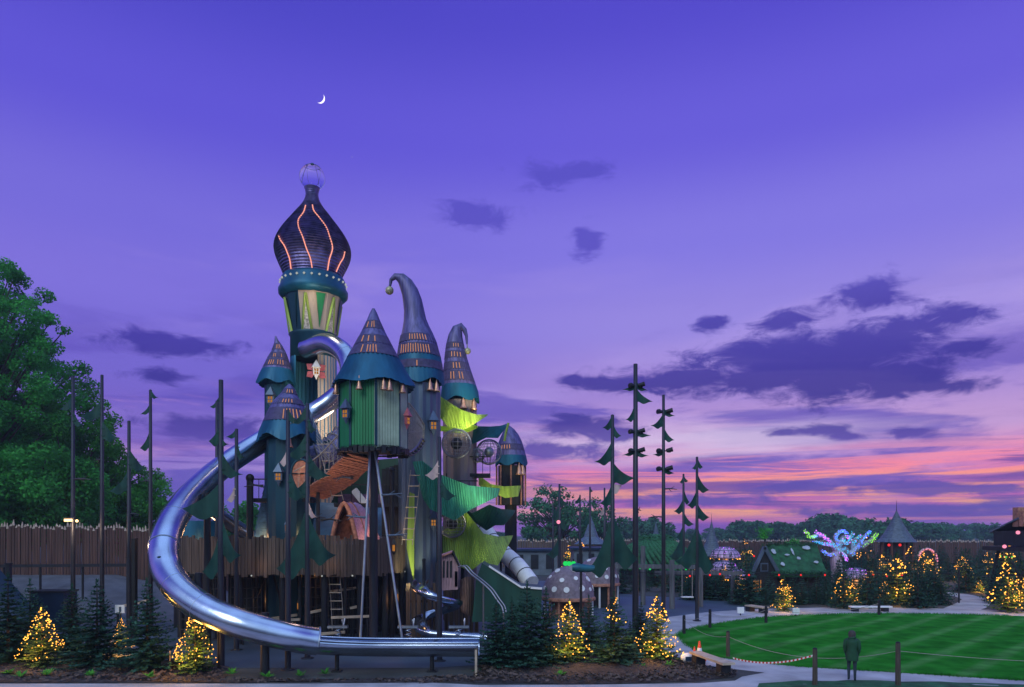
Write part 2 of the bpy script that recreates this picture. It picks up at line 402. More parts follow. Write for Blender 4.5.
    o = N.new('ShaderNodeOutputWorld'); L.new(ad.outputs[0], o.inputs[0])
    w.cycles.sampling_method = 'MANUAL'; w.cycles.sample_map_resolution = 512
SUN_EL, SUN_ROT, BACK_GAIN = math.radians(2.0), math.radians(-150), .70
build_world()
sun = bpy.data.lights.new('sun', 'SUN'); sun.energy = .95; sun.angle = math.radians(30); sun.color = (.95,1.0,.88)
so = bpy.data.objects.new('sun', sun); C.objects.link(so)
so.rotation_euler = (Vector((.35,.75,-.55))).to_track_quat('-Z', 'Y').to_euler()

scn.view_settings.view_transform = 'Standard'; scn.view_settings.look = 'None'; scn.view_settings.exposure = 0; scn.view_settings.gamma = 1
scn.render.engine = 'CYCLES'; scn.cycles.use_denoising = True
scn.cycles.max_bounces = 6; scn.cycles.diffuse_bounces = 2; scn.cycles.glossy_bounces = 3; scn.cycles.transmission_bounces = 6; scn.cycles.transparent_max_bounces = 8; scn.cycles.volume_bounces = 0
scn.cycles.sample_clamp_indirect = 4

# ------------------------------------------------------------------ ground
def sheet_poly(name, pts, m, z, kind='structure'):
    mb = MB(); pts = [Vector((p[0], p[1], z)) for p in pts]
    a = sum(pts[i].x*pts[(i+1) % len(pts)].y-pts[(i+1) % len(pts)].x*pts[i].y for i in range(len(pts)))
    if a < 0: pts.reverse()
    mb.poly(pts); o = mb.build(name, m, None, (0,0,0))
    bm = bmesh.new(); bm.from_mesh(o.data); bmesh.ops.triangulate(bm, faces=bm.faces[:], ngon_method='EAR_CLIP'); bm.to_mesh(o.data); bm.free()
    o['kind'] = kind; return o
def gp(pts): return [G(x, y) for x, y in pts]
struct('ground', MB().poly([(-600,-60,0),(600,-60,0),(600,500,0),(-600,500,0)]), M_soil)
play = gp([(-40,668),(200,668),(430,668),(640,655),(668,645),(684,632),(720,618),(750,609),(735,602),(690,598),(640,596),(600,590)])+[Vector((6,62,0)),Vector((-20,62,0)),Vector((-23,33,0)),Vector((-30,33,0)),Vector((-30,23,0))]
sheet_poly('play_surface', play, M_play, .004)
lawn_px = [(678,635),(684,643),(695,650),(720,658),(760,663),(800,667),(850,670),(900,673),(960,677),(1024,681)]
lawn_back = [(1024,616.5),(980,615),(930,614),(880,613.6),(850,614),(800,615.5),(760,618),(730,622),(700,627),(684,631)]
lawn = gp(lawn_px)+[Vector((22,20.2,0)),Vector((30,21,0)),Vector((38,25,0)),Vector((40,31,0)),Vector((35,36,0))]+gp(lawn_back)
cen = sum(lawn, Vector())/len(lawn)
ring = []
for p in lawn:
    d = (p-cen); ring.append(p + d.normalized()*(1.7 if p.y < 33 else 3.2)*(1.0 if p.x > 9 or p.y < 33 else .7))
sheet_poly('path', ring, M_pave, .008)
front = [Vector((-34,15,0)),Vector((34,15,0)),Vector((34,20.3,0)),Vector((16,20.6,0))]+gp([(800,672),(770,672),(742,677),(735,681),(700,683.5),(600,685),(480,685.5),(430,683),(300,684),(150,684),(0,684)])+[Vector((-34,20.5,0))]
sheet_poly('path', front, M_pave, .012)
wind = gp([(925,616.5),(945,608),(957,603),(962,599.5),(955,596.5),(942,594.5),(948,592.5),(968,594.5),(986,598),(992,603),(986,608),(975,612),(985,616.5)])
sheet_poly('path', wind, M_pave, .016)
sheet_poly('lawn', lawn, M_lawn, .020)
# bark mulch beds along the front, gently mounded
def mound(name, edge, m, h, z0=.016, rows=7):
    cx = sum(edge, Vector())/len(edge); mb = MB(); n = len(edge); vs = []
    for j in range(rows):
        t = j/(rows-1)
        for p in edge:
            q = lerp(p, cx, t); r = random.uniform(-.5, .5)*.05*(0 < t)
            vs.append((q.x, q.y, z0+h*(1-(1-t)**2)+r))
    fs = [(j*n+i, j*n+(i+1) % n, (j+1)*n+(i+1) % n, (j+1)*n+i) for j in range(rows-1) for i in range(n)]
    mb.add(vs, fs, True); o = mb.build(name, m, None, (0,0,0)); o['kind'] = 'structure'
    bm = bmesh.new(); bm.from_mesh(o.data); bmesh.ops.recalc_face_normals(bm, faces=bm.faces[:]); bm.to_mesh(o.data); bm.free(); return o
def fine(pts, step=.5):
    out = []
    for i, p in enumerate(pts):
        q = pts[(i+1) % len(pts)]; k = max(1, int((q-p).length/step))
        out += [lerp(p, q, j/k)+Vector((random.uniform(-.08,.08), random.uniform(-.08,.08), 0)) for j in range(k)]
    return out
m1 = [Vector((-34,20.9,0))]+gp([(0,682.5),(100,683),(225,683)])+gp([(232,671),(215,664),(150,662),(60,662),(0,662)])+[Vector((-34,24,0))]
mound('mulch_bed', fine(m1), M_mulch, .10)
m2 = gp([(228,683),(330,682),(420,683.5),(480,681.5),(484,676),(440,677),(400,680),(330,680.5),(232,680)])
mound('mulch_bed', fine(m2), M_mulch, .03)
m3 = gp([(470,683.5),(560,684),(640,683.5),(700,681.5),(735,678),(738,674.5),(715,671),(690,665),(676,657),(655,650),(610,652),(570,658),(520,662),(480,668)])
mound('mulch_bed', fine(m3), M_mulch, .18)
m4 = gp([(760,683.5),(800,681),(850,680.8),(900,681.5),(960,683),(1030,684.5)])+[Vector((18,18,0)),Vector((6,18,0))]
o = mound('grass_bed', fine(m4), M_moss, .06)
# ragged grass along the lawn edge
fr_ = fine(lawn, .03); Q = []
for p in fr_:
    if p.y > 40 or p.x > 26: continue
    for j in range(3):
        a = random.uniform(0, 6.28); hgt = random.uniform(.03,.075); o2 = Vector((random.uniform(-.09,.09), random.uniform(-.09,.09), .02)); w = .012; q = p+o2; c_, s2 = math.cos(a), math.sin(a)
        Q += [(q.x-c_*w,q.y-s2*w,.015),(q.x+c_*w,q.y+s2*w,.015),(q.x+c_*w*.4+s2*.02,q.y+s2*w*.4,.02+hgt),(q.x-c_*w*.4+s2*.02,q.y-s2*w*.4,.02+hgt)]
o = fastmesh('grass_blades', np.array(Q), 4, M_lawn, None); o['kind'] = 'stuff'
# loose bark chips: one mass
def scatter_chips(poly, n):
    P2 = [(p.x, p.y) for p in poly]; xs = [p[0] for p in P2]; ys = [p[1] for p in P2]; out = []
    while len(out) < n:
        x, y = random.uniform(min(xs), max(xs)), random.uniform(min(ys), max(ys)); ins = False
        for i in range(len(P2)):
            (x1,y1),(x2,y2) = P2[i], P2[i-1]
            if (y1 > y) != (y2 > y) and x < (x2-x1)*(y-y1)/(y2-y1)+x1: ins = not ins
        if ins: out.append((x, y))
    return out
ch = []
for poly, n, hh in ((m1, 2600, .10), (m3, 2600, .17), (m2, 300, .04)):
    for x, y in scatter_chips(poly, n):
        a = random.uniform(0, PI); l, w = random.uniform(.03,.08), random.uniform(.012,.03); z = hh*.55+random.uniform(0,.05); ti = random.uniform(-.03,.03)
        ca, sa = math.cos(a), math.sin(a)
        for u, v in ((-1,-1),(1,-1),(1,1),(-1,1)): ch.append((x+ca*l*u-sa*w*v, y+sa*l*u+ca*w*v, z+ti*u+.02*v))
o = fastmesh('bark_chips', np.array(ch), 4, mat('bark_chip', (.085,.06,.05), .9, 0, .6, 6), None); o['kind'] = 'stuff'
# gravel bank on the left under the fence
bk = MB(); rows = []
for (y, z) in ((33,0.0),(36,.5),(39.5,1.55),(41,1.8),(46,1.9),(60,1.9)):
    row = []
    for i in range(24):
        x = -75+i*(59/23); t = 1.0 if x < -24 else max(0, 1-(x+24)/8)
        row.append((x, y+(1-t)*0, z*(t*t*(3-2*t))+.001+random.uniform(-.03,.03)*(z > 0)))
    rows += row
bk.add(rows, [(j*24+i, j*24+i+1, (j+1)*24+i+1, (j+1)*24+i) for j in range(5) for i in range(23)], True)
struct('gravel_bank', bk, M_bank)

# ------------------------------------------------------------------ hats, shafts and other tower pieces
def hat(root, prof, D, split, ribs=.024, n=72, slits=(), bells=(), tilt_last=True, curl_mat=None, wav=.14):
    """prof: rows (px, py, radius px) from the top down; the rows from index split on are the eave"""
    pts = [P(x, y, D) for x, y, r in prof]; rad = [r*D/F for x, y, r in prof]
    vs = []; m = len(pts)
    for i, p in enumerate(pts):
        t = (pts[min(i+1,m-1)]-pts[max(i-1,0)]).normalized()
        if i >= split-1: t = Vector((0,0,-1))
        nrm = Vector((-t.z, 0, t.x)); b = Vector((0,1,0)); row = []
        for k in range(n):
            a = 2*PI*k/n; r = rad[i]*(1+ribs*(1 if k % 2 else -1))
            q = p+nrm*(r*math.cos(a))+b*(r*math.sin(a))
            if i == m-1: q = q+Vector((0,0,wav*math.sin(5*a+D)))
            row.append(q)
        vs.append(row)
    def part(i0, i1, name, m_):
        mb = MB(); flat = [q for r in vs[i0:i1+1] for q in r]
        mb.add(flat, [(j*n+k, (j+1)*n+k, (j+1)*n+(k+1) % n, j*n+(k+1) % n) for j in range(i1-i0) for k in range(n)], True)
        if i0 == 0: mb.add(vs[0], [tuple(range(n))])
        if i1 == m-1:      # the eave has an underside that runs back to the wall
            c = pts[-1]+Vector((0,0,.25)); low = [lerp(q, c, .5)+Vector((0,0,.18)) for q in vs[-1]]
            mb.add(list(vs[-1])+low, [(k, n+k, n+(k+1) % n, (k+1) % n) for k in range(n)])
        return mb.build(name, m_, root)
    cap = part(0, split, 'roof_cap', M_purple); eave = part(split, m-1, 'eave', M_teal)
    for (y0, y1, xa, xb, cnt) in slits:
        sl = MB()   # a row of slits between heights y0 and y1, x from xa to xb as fractions of the radius
        def at(y):
            for i in range(m-1):
                if prof[i][1] <= y <= prof[i+1][1]:
                    t = (y-prof[i][1])/(prof[i+1][1]-prof[i][1]); return lerp(prof[i][0],prof[i+1][0],t), lerp(prof[i][2],prof[i+1][2],t)
            return prof[-1][0], prof[-1][2]
        for k in range(cnt):
            if random.random() < .2: continue
            f = lerp(xa, xb, (k+.5)/cnt); ang = math.asin(max(-.98,min(.98,f)))
            co_ = []
            for y in (y0+random.uniform(0,.5)*(y1-y0)*.3, y1):
                cx, r = at(y); r = r*D/F*1.032+.012; c = P(cx, y, D)
                co_.append(c+Vector((r*math.sin(ang), -r*math.cos(ang), 0)))
            tdir = Vector((math.cos(ang), math.sin(ang), 0)); w = (xb-xa)*at(y1)[1]*D/F/cnt*.13; out = Vector((math.sin(ang), -math.cos(ang), .2))*.012
            sl.poly([co_[0]-tdir*w, co_[1]-tdir*w, co_[1]+tdir*w, co_[0]+tdir*w], out)
        if sl.v:
            bd = MB(); aa = list(np.linspace(0, 2*PI, 49)); rw = []
            for y in (y0-1.2, y1+.8):
                cx, r = at(y); r = r*D/F*1.026+.004; c = P(cx, y, D); rw.append([c+Vector((r*math.sin(a), -r*math.cos(a), 0)) for a in aa])
            bd.sheet(rw[0], rw[1], Vector((0,.012,0))); band = bd.build('slot_band', M_slot, cap); sl.build('lit_window', E_slit, band)
    for (f, dx) in bells:
        ang = math.asin(f); r = rad[-1]*.93; c = pts[-1]+Vector((r*math.sin(ang), -r*math.cos(ang), .10))
        s = D/26*.9
        bell = MB().lathe(c-Vector((0,0,.52*s)), [(.01,.0),(.15*s,.0),(.125*s,.05*s),(.085*s,.16*s),(.07*s,.30*s),(.03*s,.40*s),(.015*s,.55*s)], 12).build('bell', M_bell, root)
    return pts, rad
def shaft(root, name, cx, y0, r_px, D, m, n=28, ribs=.03, z1=0.0, r2=None, a0=0, a1=2*PI):
    c = P(cx, y0, D); r = r_px*D/F; r2 = r if r2 is None else r2*D/F
    return MB().lathe((c.x, c.y, 0), [(r2, z1), (lerp(r2,r,.5),(c.z+z1)/2), (r, c.z)], n, ribs, False, None, a0, a1).build(name, m, root)
def lantern_window(root, c, s, facing=(0,-1,0), frame=M_blueg):
    """small pointed lantern dormer with an amber pane"""
    f = Vector(facing).normalized(); r = Vector((-f.y, f.x, 0)); c = Vector(c)
    pr = lambda u, v, d=0: c+r*u*s+Vector((0,0,v*s))+f*d*s
    mb = MB().poly([pr(-.32,-.45),pr(.32,-.45),pr(.38,.35),pr(-.38,.35)], f*(.25*s))
    mb.add([pr(-.55,.35,-.05),pr(.55,.35,-.05),pr(.42,.35,.5),pr(-.42,.35,.5),pr(0,1.25,.15)], [(0,1,4),(1,2,4),(2,3,4),(3,0,4),(3,2,1,0)])
    mb.add([pr(-.25,-.45,.02),pr(.25,-.45,.02),pr(.2,-.45,.25),pr(-.2,-.45,.25),pr(0,-1.0,.1)], [(1,0,4),(2,1,4),(3,2,4),(0,3,4)])
    w = mb.build('window', frame, root)
    pn = MB()
    for u in (-.13,.13):
        for v in (-.25,.08): pn.poly([pr(u-.09,v-.13,.26),pr(u+.09,v-.13,.26),pr(u+.09,v+.13,.26),pr(u-.09,v+.13,.26)], f*(.02*s))
    pn.build('pane', E_pane, w); return w

# ---- the tall onion-domed tower
D = 37.0; s_ = D/F; cx = 313.5
base = P(cx, 530, D); base.z = 0
T = thing('onion_tower', 'tallest tower with a ribbed onion dome, glowing pink stripes and a glass globe on top', 'tower', base, 'towers of the play fortress')
zz = lambda py: H-(py-HY)*s_
dome_px = [(312.5,279,26.5),(312.8,272,29.5),(313,264,33),(313,257,35.3),(312.8,250,35.8),(312.6,243,34),(312.4,236,30.5),(312.3,229,26),(312.2,222,21),(312.1,215,16),(312,209,11.5),(312,203,8),(312,198,6.3),(312,193,6.2),(312,188,7.6)]
pth = spline([P(x, y, D) for x, y, r in dome_px], 3)
rr = [v.x*s_ for v in spline([Vector((r,0,0)) for x, y, r in dome_px], 3)]
mb = MB(); n = 48; rows = []
for i, (p, r) in enumerate(zip(pth, rr)):
    for dz, k in ((0,1.0),(.05,1.045)) if i < len(pth)-1 else ((0,1),):
        rows.append([(p.x+r*k*math.cos(2*PI*a/n), p.y+r*k*math.sin(2*PI*a/n), p.z+dz) for a in range(n)])
flat = [q for r in rows for q in r]
mb.add(flat, [(j*n+k, j*n+(k+1) % n, (j+1)*n+(k+1) % n, (j+1)*n+k) for j in range(len(rows)-1) for k in range(n)], False)
dome = mb.build('onion_dome', M_dome, T)
def surf(py, f, off=.05):
    for i in range(len(pth)-1):
        if pth[i].z <= zz(py) <= pth[i+1].z:
            t = (zz(py)-pth[i].z)/(pth[i+1].z-pth[i].z); r = lerp(rr[i],rr[i+1],t)+off; c = lerp(pth[i],pth[i+1],t)
            a = math.asin(max(-.99,min(.99,f))); return c+Vector((r*math.sin(a), -r*math.cos(a), 0))
for st in ([(212,-.15),(222,-.10),(232,-.18),(242,-.10),(252,.02),(262,.10),(270,.2),(278,.26)], [(211,.30),(219,.35),(228,.52),(238,.63),(248,.66),(258,.72),(268,.70),(278,.72)],
           [(246,-.72),(252,-.62),(258,-.52),(264,-.48),(270,-.46),(278,-.50)], [(256,.95),(262,.95),(268,.93),(276,.92)]):
    MB().tube(spline([surf(y, f) for y, f in st], 5), .030, 6).build('led_strip', E_strip, T)
g = P(312.3, 177.5, D)
gm = bpy.data.materials.new('globe_glass'); gm.use_nodes = True
pb = gm.node_tree.nodes['Principled BSDF']; pb.inputs['Transmission Weight'].default_value = 1; pb.inputs['IOR'].default_value = 1.12; pb.inputs['Roughness'].default_value = .03; pb.inputs['Base Color'].default_value = (.93,.95,1,1)
gl = MB().ball(g, 12.3*s_, 32, 20); gl.sm = [True]*len(gl.sm); globe = gl.build('glass_globe', gm, T)
wm = MB()
for k in range(3):
    a = PI*k/3+.4; wm.tube([g+Vector((math.cos(a)*math.cos(t), math.sin(a)*math.cos(t), math.sin(t)))*12.5*s_ for t in np.linspace(0, 2*PI, 33)], .007, 4, caps=False)
for t in (.9,): wm.tube([g+Vector((math.cos(a)*math.cos(t), math.sin(a)*math.cos(t), math.sin(t)))*12.5*s_ for a in np.linspace(0, 2*PI, 33)], .007, 4, caps=False)
wm.build('globe_wires', M_mesh, globe)
MB().ball(g+Vector((0,0,12.3*s_)), .12, 10, 6).build('globe_finial', M_teald, globe)
rb = MB().lathe((base.x,base.y,0), [(24*s_,zz(300)),(31*s_,zz(298.5)),(33.5*s_,zz(296)),(33.8*s_,zz(292)),(32*s_,zz(289)),(31*s_,zz(281)),(29.5*s_,zz(278.5)),(20*s_,zz(278))], 48)
ringo = rb.build('gallery_ring', M_teal, T)
for k in range(28):
    a = 2*PI*k/28; MB().octa((base.x+32*s_*math.cos(a), base.y+32*s_*math.sin(a), zz(284.5)), .075).build('ring_bulb', E_ring, ringo)
# flared lantern storey: facets alternating metal, cream and fretwork
nf = 12; top_r, bot_r = 28*s_, 21.5*s_
for k in range(nf):
    a0 = -PI/2-PI/nf+2*PI*k/nf; a1 = a0+2*PI/nf; am = (a0+a1)/2
    q = lambda a, r, y: Vector((base.x+r*math.cos(a), base.y+r*math.sin(a), zz(y)))
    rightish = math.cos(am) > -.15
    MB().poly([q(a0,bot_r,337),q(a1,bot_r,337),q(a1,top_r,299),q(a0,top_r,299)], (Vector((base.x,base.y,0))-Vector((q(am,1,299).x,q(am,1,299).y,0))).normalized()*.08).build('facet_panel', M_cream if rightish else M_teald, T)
    b_ = 1.035
    if k % 2 == 0 or True:
        tri = [q(a0+.06,bot_r*b_,336),q(a1-.06,bot_r*b_,336),q(am,top_r*1.0,302)]
        if k % 2 == 0:
            t_ = MB().poly(tri, Vector((math.cos(am),math.sin(am),0))*.03).build('fret_triangle', M_fret, T)
            e = MB()
            e.beam(tri[0], tri[2], .11, .11); e.beam(tri[1], tri[2], .11, .11); e.build('triangle_edge', M_bough, t_)
        else:
            MB().poly([q(a0+.10,top_r*1.0,301),q(a1-.10,top_r*1.0,301),q(am,bot_r*1.03,333)], Vector((math.cos(am),math.sin(am),0))*.03).build('wedge_panel', M_green if k % 4 == 1 else M_teald, T)
MB().lathe((base.x,base.y,0), [(20*s_,zz(360)),(22.5*s_,zz(359)),(22.5*s_,zz(338)),(24*s_,zz(336)),(20*s_,zz(334))], 36, .004).build('collar_band', M_teald, T)
# the shaft: corrugated blue metal with a cream clad bay facing right
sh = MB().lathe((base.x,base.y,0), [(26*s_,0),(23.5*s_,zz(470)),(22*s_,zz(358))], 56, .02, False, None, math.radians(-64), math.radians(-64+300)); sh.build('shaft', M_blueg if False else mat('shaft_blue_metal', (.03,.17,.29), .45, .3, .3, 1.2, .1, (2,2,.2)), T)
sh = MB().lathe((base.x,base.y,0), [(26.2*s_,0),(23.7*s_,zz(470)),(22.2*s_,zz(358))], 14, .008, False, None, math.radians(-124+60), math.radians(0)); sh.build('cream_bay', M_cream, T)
# star window: a lantern window on crossed red petals
wc = Vector((base.x+22.6*s_*math.sin(.38), base.y-22.6*s_*math.cos(.38), zz(376)))
fdir = Vector((math.sin(.38), -math.cos(.38), 0)); rdir = Vector((math.cos(.38), math.sin(.38), 0))
M_petal = mat('red_petal', (.42,.10,.12), .5, 0, .2, 5)
for sx, sy in ((1,1),(1,-1),(-1,1),(-1,-1)):
    tip = wc+rdir*sx*.48+Vector((0,0,sy*.32)); 
    MB().poly([wc+fdir*.03, wc+fdir*.03+rdir*sx*.42+Vector((0,0,sy*.05)), tip+fdir*.03, wc+fdir*.03+rdir*sx*.2+Vector((0,0,sy*.36))][::sx*sy], fdir*.05).build('petal', M_petal, T)
lantern_window(T, wc+fdir*.06, .46, fdir, M_white)
lantern_window(T, Vector((base.x-20*s_, base.y-12*s_, zz(376))), .55, (-.8,-.6,0))

# ---- pointed roof tower behind, left of the tall one (curled tip)
D = 35.6; b0 = P(277, 530, D); b0.z = 0
TA = thing('hat_tower', 'slim tower with a curled witch-hat roof close on the left of the tallest tower', 'tower', b0, 'towers of the play fortress')
hat(TA, [(275.5,336,.6),(276.5,341,2),(278,346,4),(278.5,352,7),(278,358,9.5),(277.5,364,12),(277,370,14.2),(276.5,376,16.5),(276,384,18.8)], D, 6,
    slits=[(345,350,-.1,.7,3),(355,359,-.2,.7,5),(362,367,-.4,.75,7)], wav=.1)
shaft(TA, 'wall', 277, 386, 11.5, D, M_teald, 20)
lantern_window(TA, P(271, 399, D-.62), .5); 
# ---- blue flared roof tower in front of it
D = 30.5; b0 = P(287, 530, D); b0.z = 0
TB = thing('hat_tower', 'tower with the widest low flared roof in mauve and teal and an oval wooden doorway', 'tower', b0, 'towers of the play fortress')
hat(TB, [(289.5,384,1),(289.5,388,4.5),(289,394,7.5),(288.5,400,12),(288,405,15.5),(288,410,18),(288,416,20.5),(288,423,23.5),(288,432,27),(288,440,29.5)], D, 7,
    slits=[(390,394,-.1,.8,3),(401,405,-.1,.6,4),(411,422,.05,.85,6)], bells=((.35,0),), wav=.16)
shaft(TB, 'wall', 287, 441, 19, D, M_teald, 24, .025)
# oval doorway in dark red timber
fc = P(301, 474, D-1.0); ov = [fc+Vector((.42*math.cos(t)*(1 if math.sin(t) > 0 else 1-.35*abs(math.sin(t))), 0, .62*math.sin(t)*(1 if math.sin(t) > 0 else 1.25))) for t in np.linspace(0, 2*PI, 25)[:-1]]
dr = MB().poly(ov, (0,.12,0)).build('oval_door', M_woodr, TB)
MB().tube(ov+[ov[0]], .05, 6, caps=False).build('door_frame', M_teald, dr)
MB().box(fc+Vector((0,-.03,.02)), (.8,.05,.05)).build('door_bar', M_dark, dr)
lantern_window(TB, P(279, 476, D-.95), .45)
# ---- leaning shingled gable between the slide and the tower
lg = thing('shingled_gable', 'steep gable', 'gable', Vector((P(263,530,31.5).x,31.5,0)))
MB().poly([P(250,568,31.5),P(283,568,31.5),P(283,452,31.5),P(274,444,31.5)], (0,2.2,0)).build('wall', M_teald, lg)
mb = MB()
for k in range(22):
    t0, t1 = k/22, (k+1)/22; a = lerp(P(248,568,31.4),P(274,443,31.4),t0); b = lerp(P(248,568,31.4),P(274,443,31.4),t1)
    mb.poly([a+Vector((-.03,0,0)), b, b+Vector((0,2.5,0)), a+Vector((-.03,2.5,0))], (-.03,0,0)); mb.poly([a, a+Vector((lerp(.72,.12,t0)*2,0,0)), a+Vector((lerp(.72,.12,t1)*2,0,.2)), b], (0,-.03,0))
mb.build('shingles', M_blue, lg)

# ---- the green house on one pole
D = 26.0; b0 = P(373.5, 530, D); b0.z = 0
TG = thing('stilt_house', 'bright green eight-sided house on one dark pole under a teal and mauve cone roof', 'house', b0, 'towers of the play fortress')
hat(TG, [(373.5,308.5,1.2),(373.5,313,3.5),(373.5,322,7),(373.5,331,11),(373.5,339,15),(373.5,347,19),(373.5,353,22),(373.5,359,25.5),(374,372,32),(374,387,40.5)], D, 7,
    slits=[(323,330,-.5,.35,4),(339,346,-.5,.35,5),(349,358,-.45,.35,7)], bells=((-.18,0),(.42,0),(.56,0),(.84,0),(-.9,0)), wav=.07)
cx, r = b0.x, 33.5*D/F; z0, z1 = H-(449-HY)*D/F, H-(386-HY)*D/F
for k in range(8):
    a0, a1 = -PI/2+PI/8+.61+2*PI*(k-1)/8, -PI/2+PI/8+.61+2*PI*k/8
    p0, p1 = Vector((cx+r*math.cos(a0), D+r*math.sin(a0), 0)), Vector((cx+r*math.cos(a1), D+r*math.sin(a1), 0))
    nrm = Vector((math.cos((a0+a1)/2), math.sin((a0+a1)/2), 0)); mb = MB(); nb = 9
    for j in range(nb):
        q0, q1 = lerp(p0, p1, j/nb), lerp(p0, p1, (j+.86)/nb); zb = z0-random.uniform(.0,.10)
        mb.poly([q0+Vector((0,0,zb)), q1+Vector((0,0,zb)), q1+Vector((0,0,z1)), q0+Vector((0,0,z1))], -nrm*.07)
    mb.build('wall_panel', [mat('sage_panel', (.33,.43,.31), .6, 0, .2, 2) if k == 0 else None, MATS.get('sage_panel'), M_cream, M_green, M_green, M_dgreen, M_green, M_green][k], TG)
    MB().poly([p0*.98+p1*.02+Vector((0,0,z0)), p0*.9+p1*.1+Vector((0,0,z0)), p0*.9+p1*.1+Vector((0,0,z1)), p0*.98+p1*.02+Vector((0,0,z1))], nrm*.04).build('corner_batten', M_teald, TG)
fl = MB().lathe((cx,D,0), [(.05,z0-.12),(r*1.0,z0-.10),(r*1.0,z0+.04),(.05,z0+.05)], 8, rot=.61+PI/8-PI/2); flo = fl.build('floor', M_dark, TG)
mb = MB()
for k in range(40):
    a = 2*PI*k/40; mb.box((cx+r*1.0*math.cos(a), D+r*math.sin(a), z0-.14), (.16,.16,random.uniform(.05,.3)), a)
mb.build('ragged_hem', M_black, TG)
MB().lathe((cx,D,0), [(.17,0),(.15,z0-.4),(.22,z0-.1)], 16).build('pole', M_pole, TG)
for fx, ang in ((359.5,-.5),(404.5,-.45)):
    top = Vector((cx+(.1 if fx > 373 else -.08), D-.25, z0-.1)); bot = P(fx, 634, D-.8); bot.z = 0
    leg = MB().cyl(top, bot, .045, .05, 8).build('stay_rod', M_steeld, TG)
    for tz in ((.22,.42) if fx > 373 else (.33,)):
        q = lerp(top, bot, tz); sgn = 1 if fx > 373 else -1; br = MB()
        br.tube([q, q+Vector((sgn*.35,0,.02)), q+Vector((sgn*.75,0,.06))], [.05,.035,.02], 6)
        br.tube([q+Vector((sgn*.3,0,.02)), q+Vector((sgn*.5,0,.16))], [.03,.015], 6); br.tube([q+Vector((sgn*.5,0,.04)), q+Vector((sgn*.72,0,-.1))], [.03,.012], 6)
        br.build('branch', M_blueg, leg)
lantern_window(TG, P(347, 413, D-1.16), .42, (-.5,-.9,0))
lantern_window(TG, P(406, 420, D-.3), .38, (.95,-.3,0), M_petal)

# ---- jester hat tower (big curl to the left)
D = 31.0; b0 = P(419, 530, D); b0.z = 0
TC = thing('hat_tower', 'tower whose tall jester-hat roof curls to the left with a ball at its tip', 'tower', b0, 'towers of the play fortress')
hat(TC, [(390,286,1.2),(391,280,1.8),(395,276.5,3),(401,278,5),(406,284,7),(410,292,8.2),(412.5,301,9.2),(414,310,9.8),(415,320,11),(416,328,13.2),(417,336,16),(418,344,18.5),(418.5,352,20.3),(419,358,21.5),(419.5,366,22.6),(420,384,24.2)], D, 13,
    slits=[(338,344,-.5,.6,8),(348,357,-.75,.75,13),(365,371,-.05,.25,2)], bells=((.55,0),(.8,0)), wav=.12)
mb = MB().cyl(P(390,284,D), P(389.6,288,D), .03, .03, 6); mb.build('cord', M_rope, TC)
MB().ball(P(389.5,290.5,D), 4.2*D/F, 14, 10).build('tip_ball', mat('brass_ball', (.42,.40,.25), .4, .4, .3, 9), TC)
shaft(TC, 'shaft', 419.5, 386, 20.5, D, M_blueg, 34, .028)
lantern_window(TC, P(433, 425, D-.8), .5, (.3,-.9,0)); lantern_window(TC, P(433, 522, D-.85), .4, (.3,-.9,0))
MB().poly([P(409.5,492,D-1.3),P(414.5,494,D-1.3),P(414,584,D-1.3),P(406.5,548,D-1.3)][::-1], (0,.05,0)).build('fin_panel', M_bough, TC)
# ---- second jester hat tower (curl to the right)
D = 35.0; b0 = P(460, 530, D); b0.z = 0
TD = thing('hat_tower', 'tower whose smaller jester-hat roof curls to the right with a ball at its tip', 'tower', b0, 'towers of the play fortress')
hat(TD, [(467,344,1),(466.5,336,1.5),(464.5,330,2.4),(461,326.5,3.6),(457.5,329,5.2),(455.5,336,7),(455,344,8.6),(455.3,352,10),(456,361,11.5),(457,370,13.2),(458,378,15.3),(459,386,17),(459.8,392,18.2),(460,401,19.2)], D, 11,
    slits=[(345,349,-.2,.5,3),(354,359,-.4,.6,4),(365,371,-.5,.6,5),(374,382,-.45,.6,6),(388,394,-.05,.3,2)], bells=((.25,0),(.8,0)), wav=.1)
MB().cyl(P(467,343,D), P(467.4,349,D), .025, .025, 6).build('cord', M_rope, TD)
MB().ball(P(467.6,351,D), 3.4*D/F, 14, 10).build('tip_ball', MATS['brass_ball'], TD)
shaft(TD, 'shaft', 460, 402, 16.5, D, mat('brown_grey_metal', (.16,.13,.15), .5, .3, .3, 1.5, .1, (2,2,.2)), 30, .03)
# ---- squat tower on the far right of the fortress
D = 39.0; b0 = P(511, 530, D); b0.z = 0
TE = thing('hat_tower', 'squat dark tower with a short leaning cone roof at the right end of the fortress', 'tower', b0, 'towers of the play fortress')
hat(TE, [(505.5,424,.8),(507,427,3),(508.5,431,6),(509.5,436,9),(510,442,11.5),(510.5,448,13.2),(511,456,14.8),(511.5,465,16)], D, 6, slits=[(446,450,-.7,.4,6)], bells=((.5,0),(.75,0)), wav=.1)
shaft(TE, 'wall', 511, 466, 13, D, M_dark, 20, .03, z1=H-(505-HY)*D/F)
shaft(TE, 'stem', 511, 505, 6, D, M_dark, 14, .03)
mb = MB()
for a in np.linspace(0, 2*PI, 9)[:-1]: mb.cyl((b0.x+.8*math.cos(a), D+.8*math.sin(a), H-(505-HY)*D/F), (b0.x+.8*math.cos(a), D+.8*math.sin(a), H-(466-HY)*D/F), .05, n=6)
mb.build('corner_posts', M_woodr, TE)
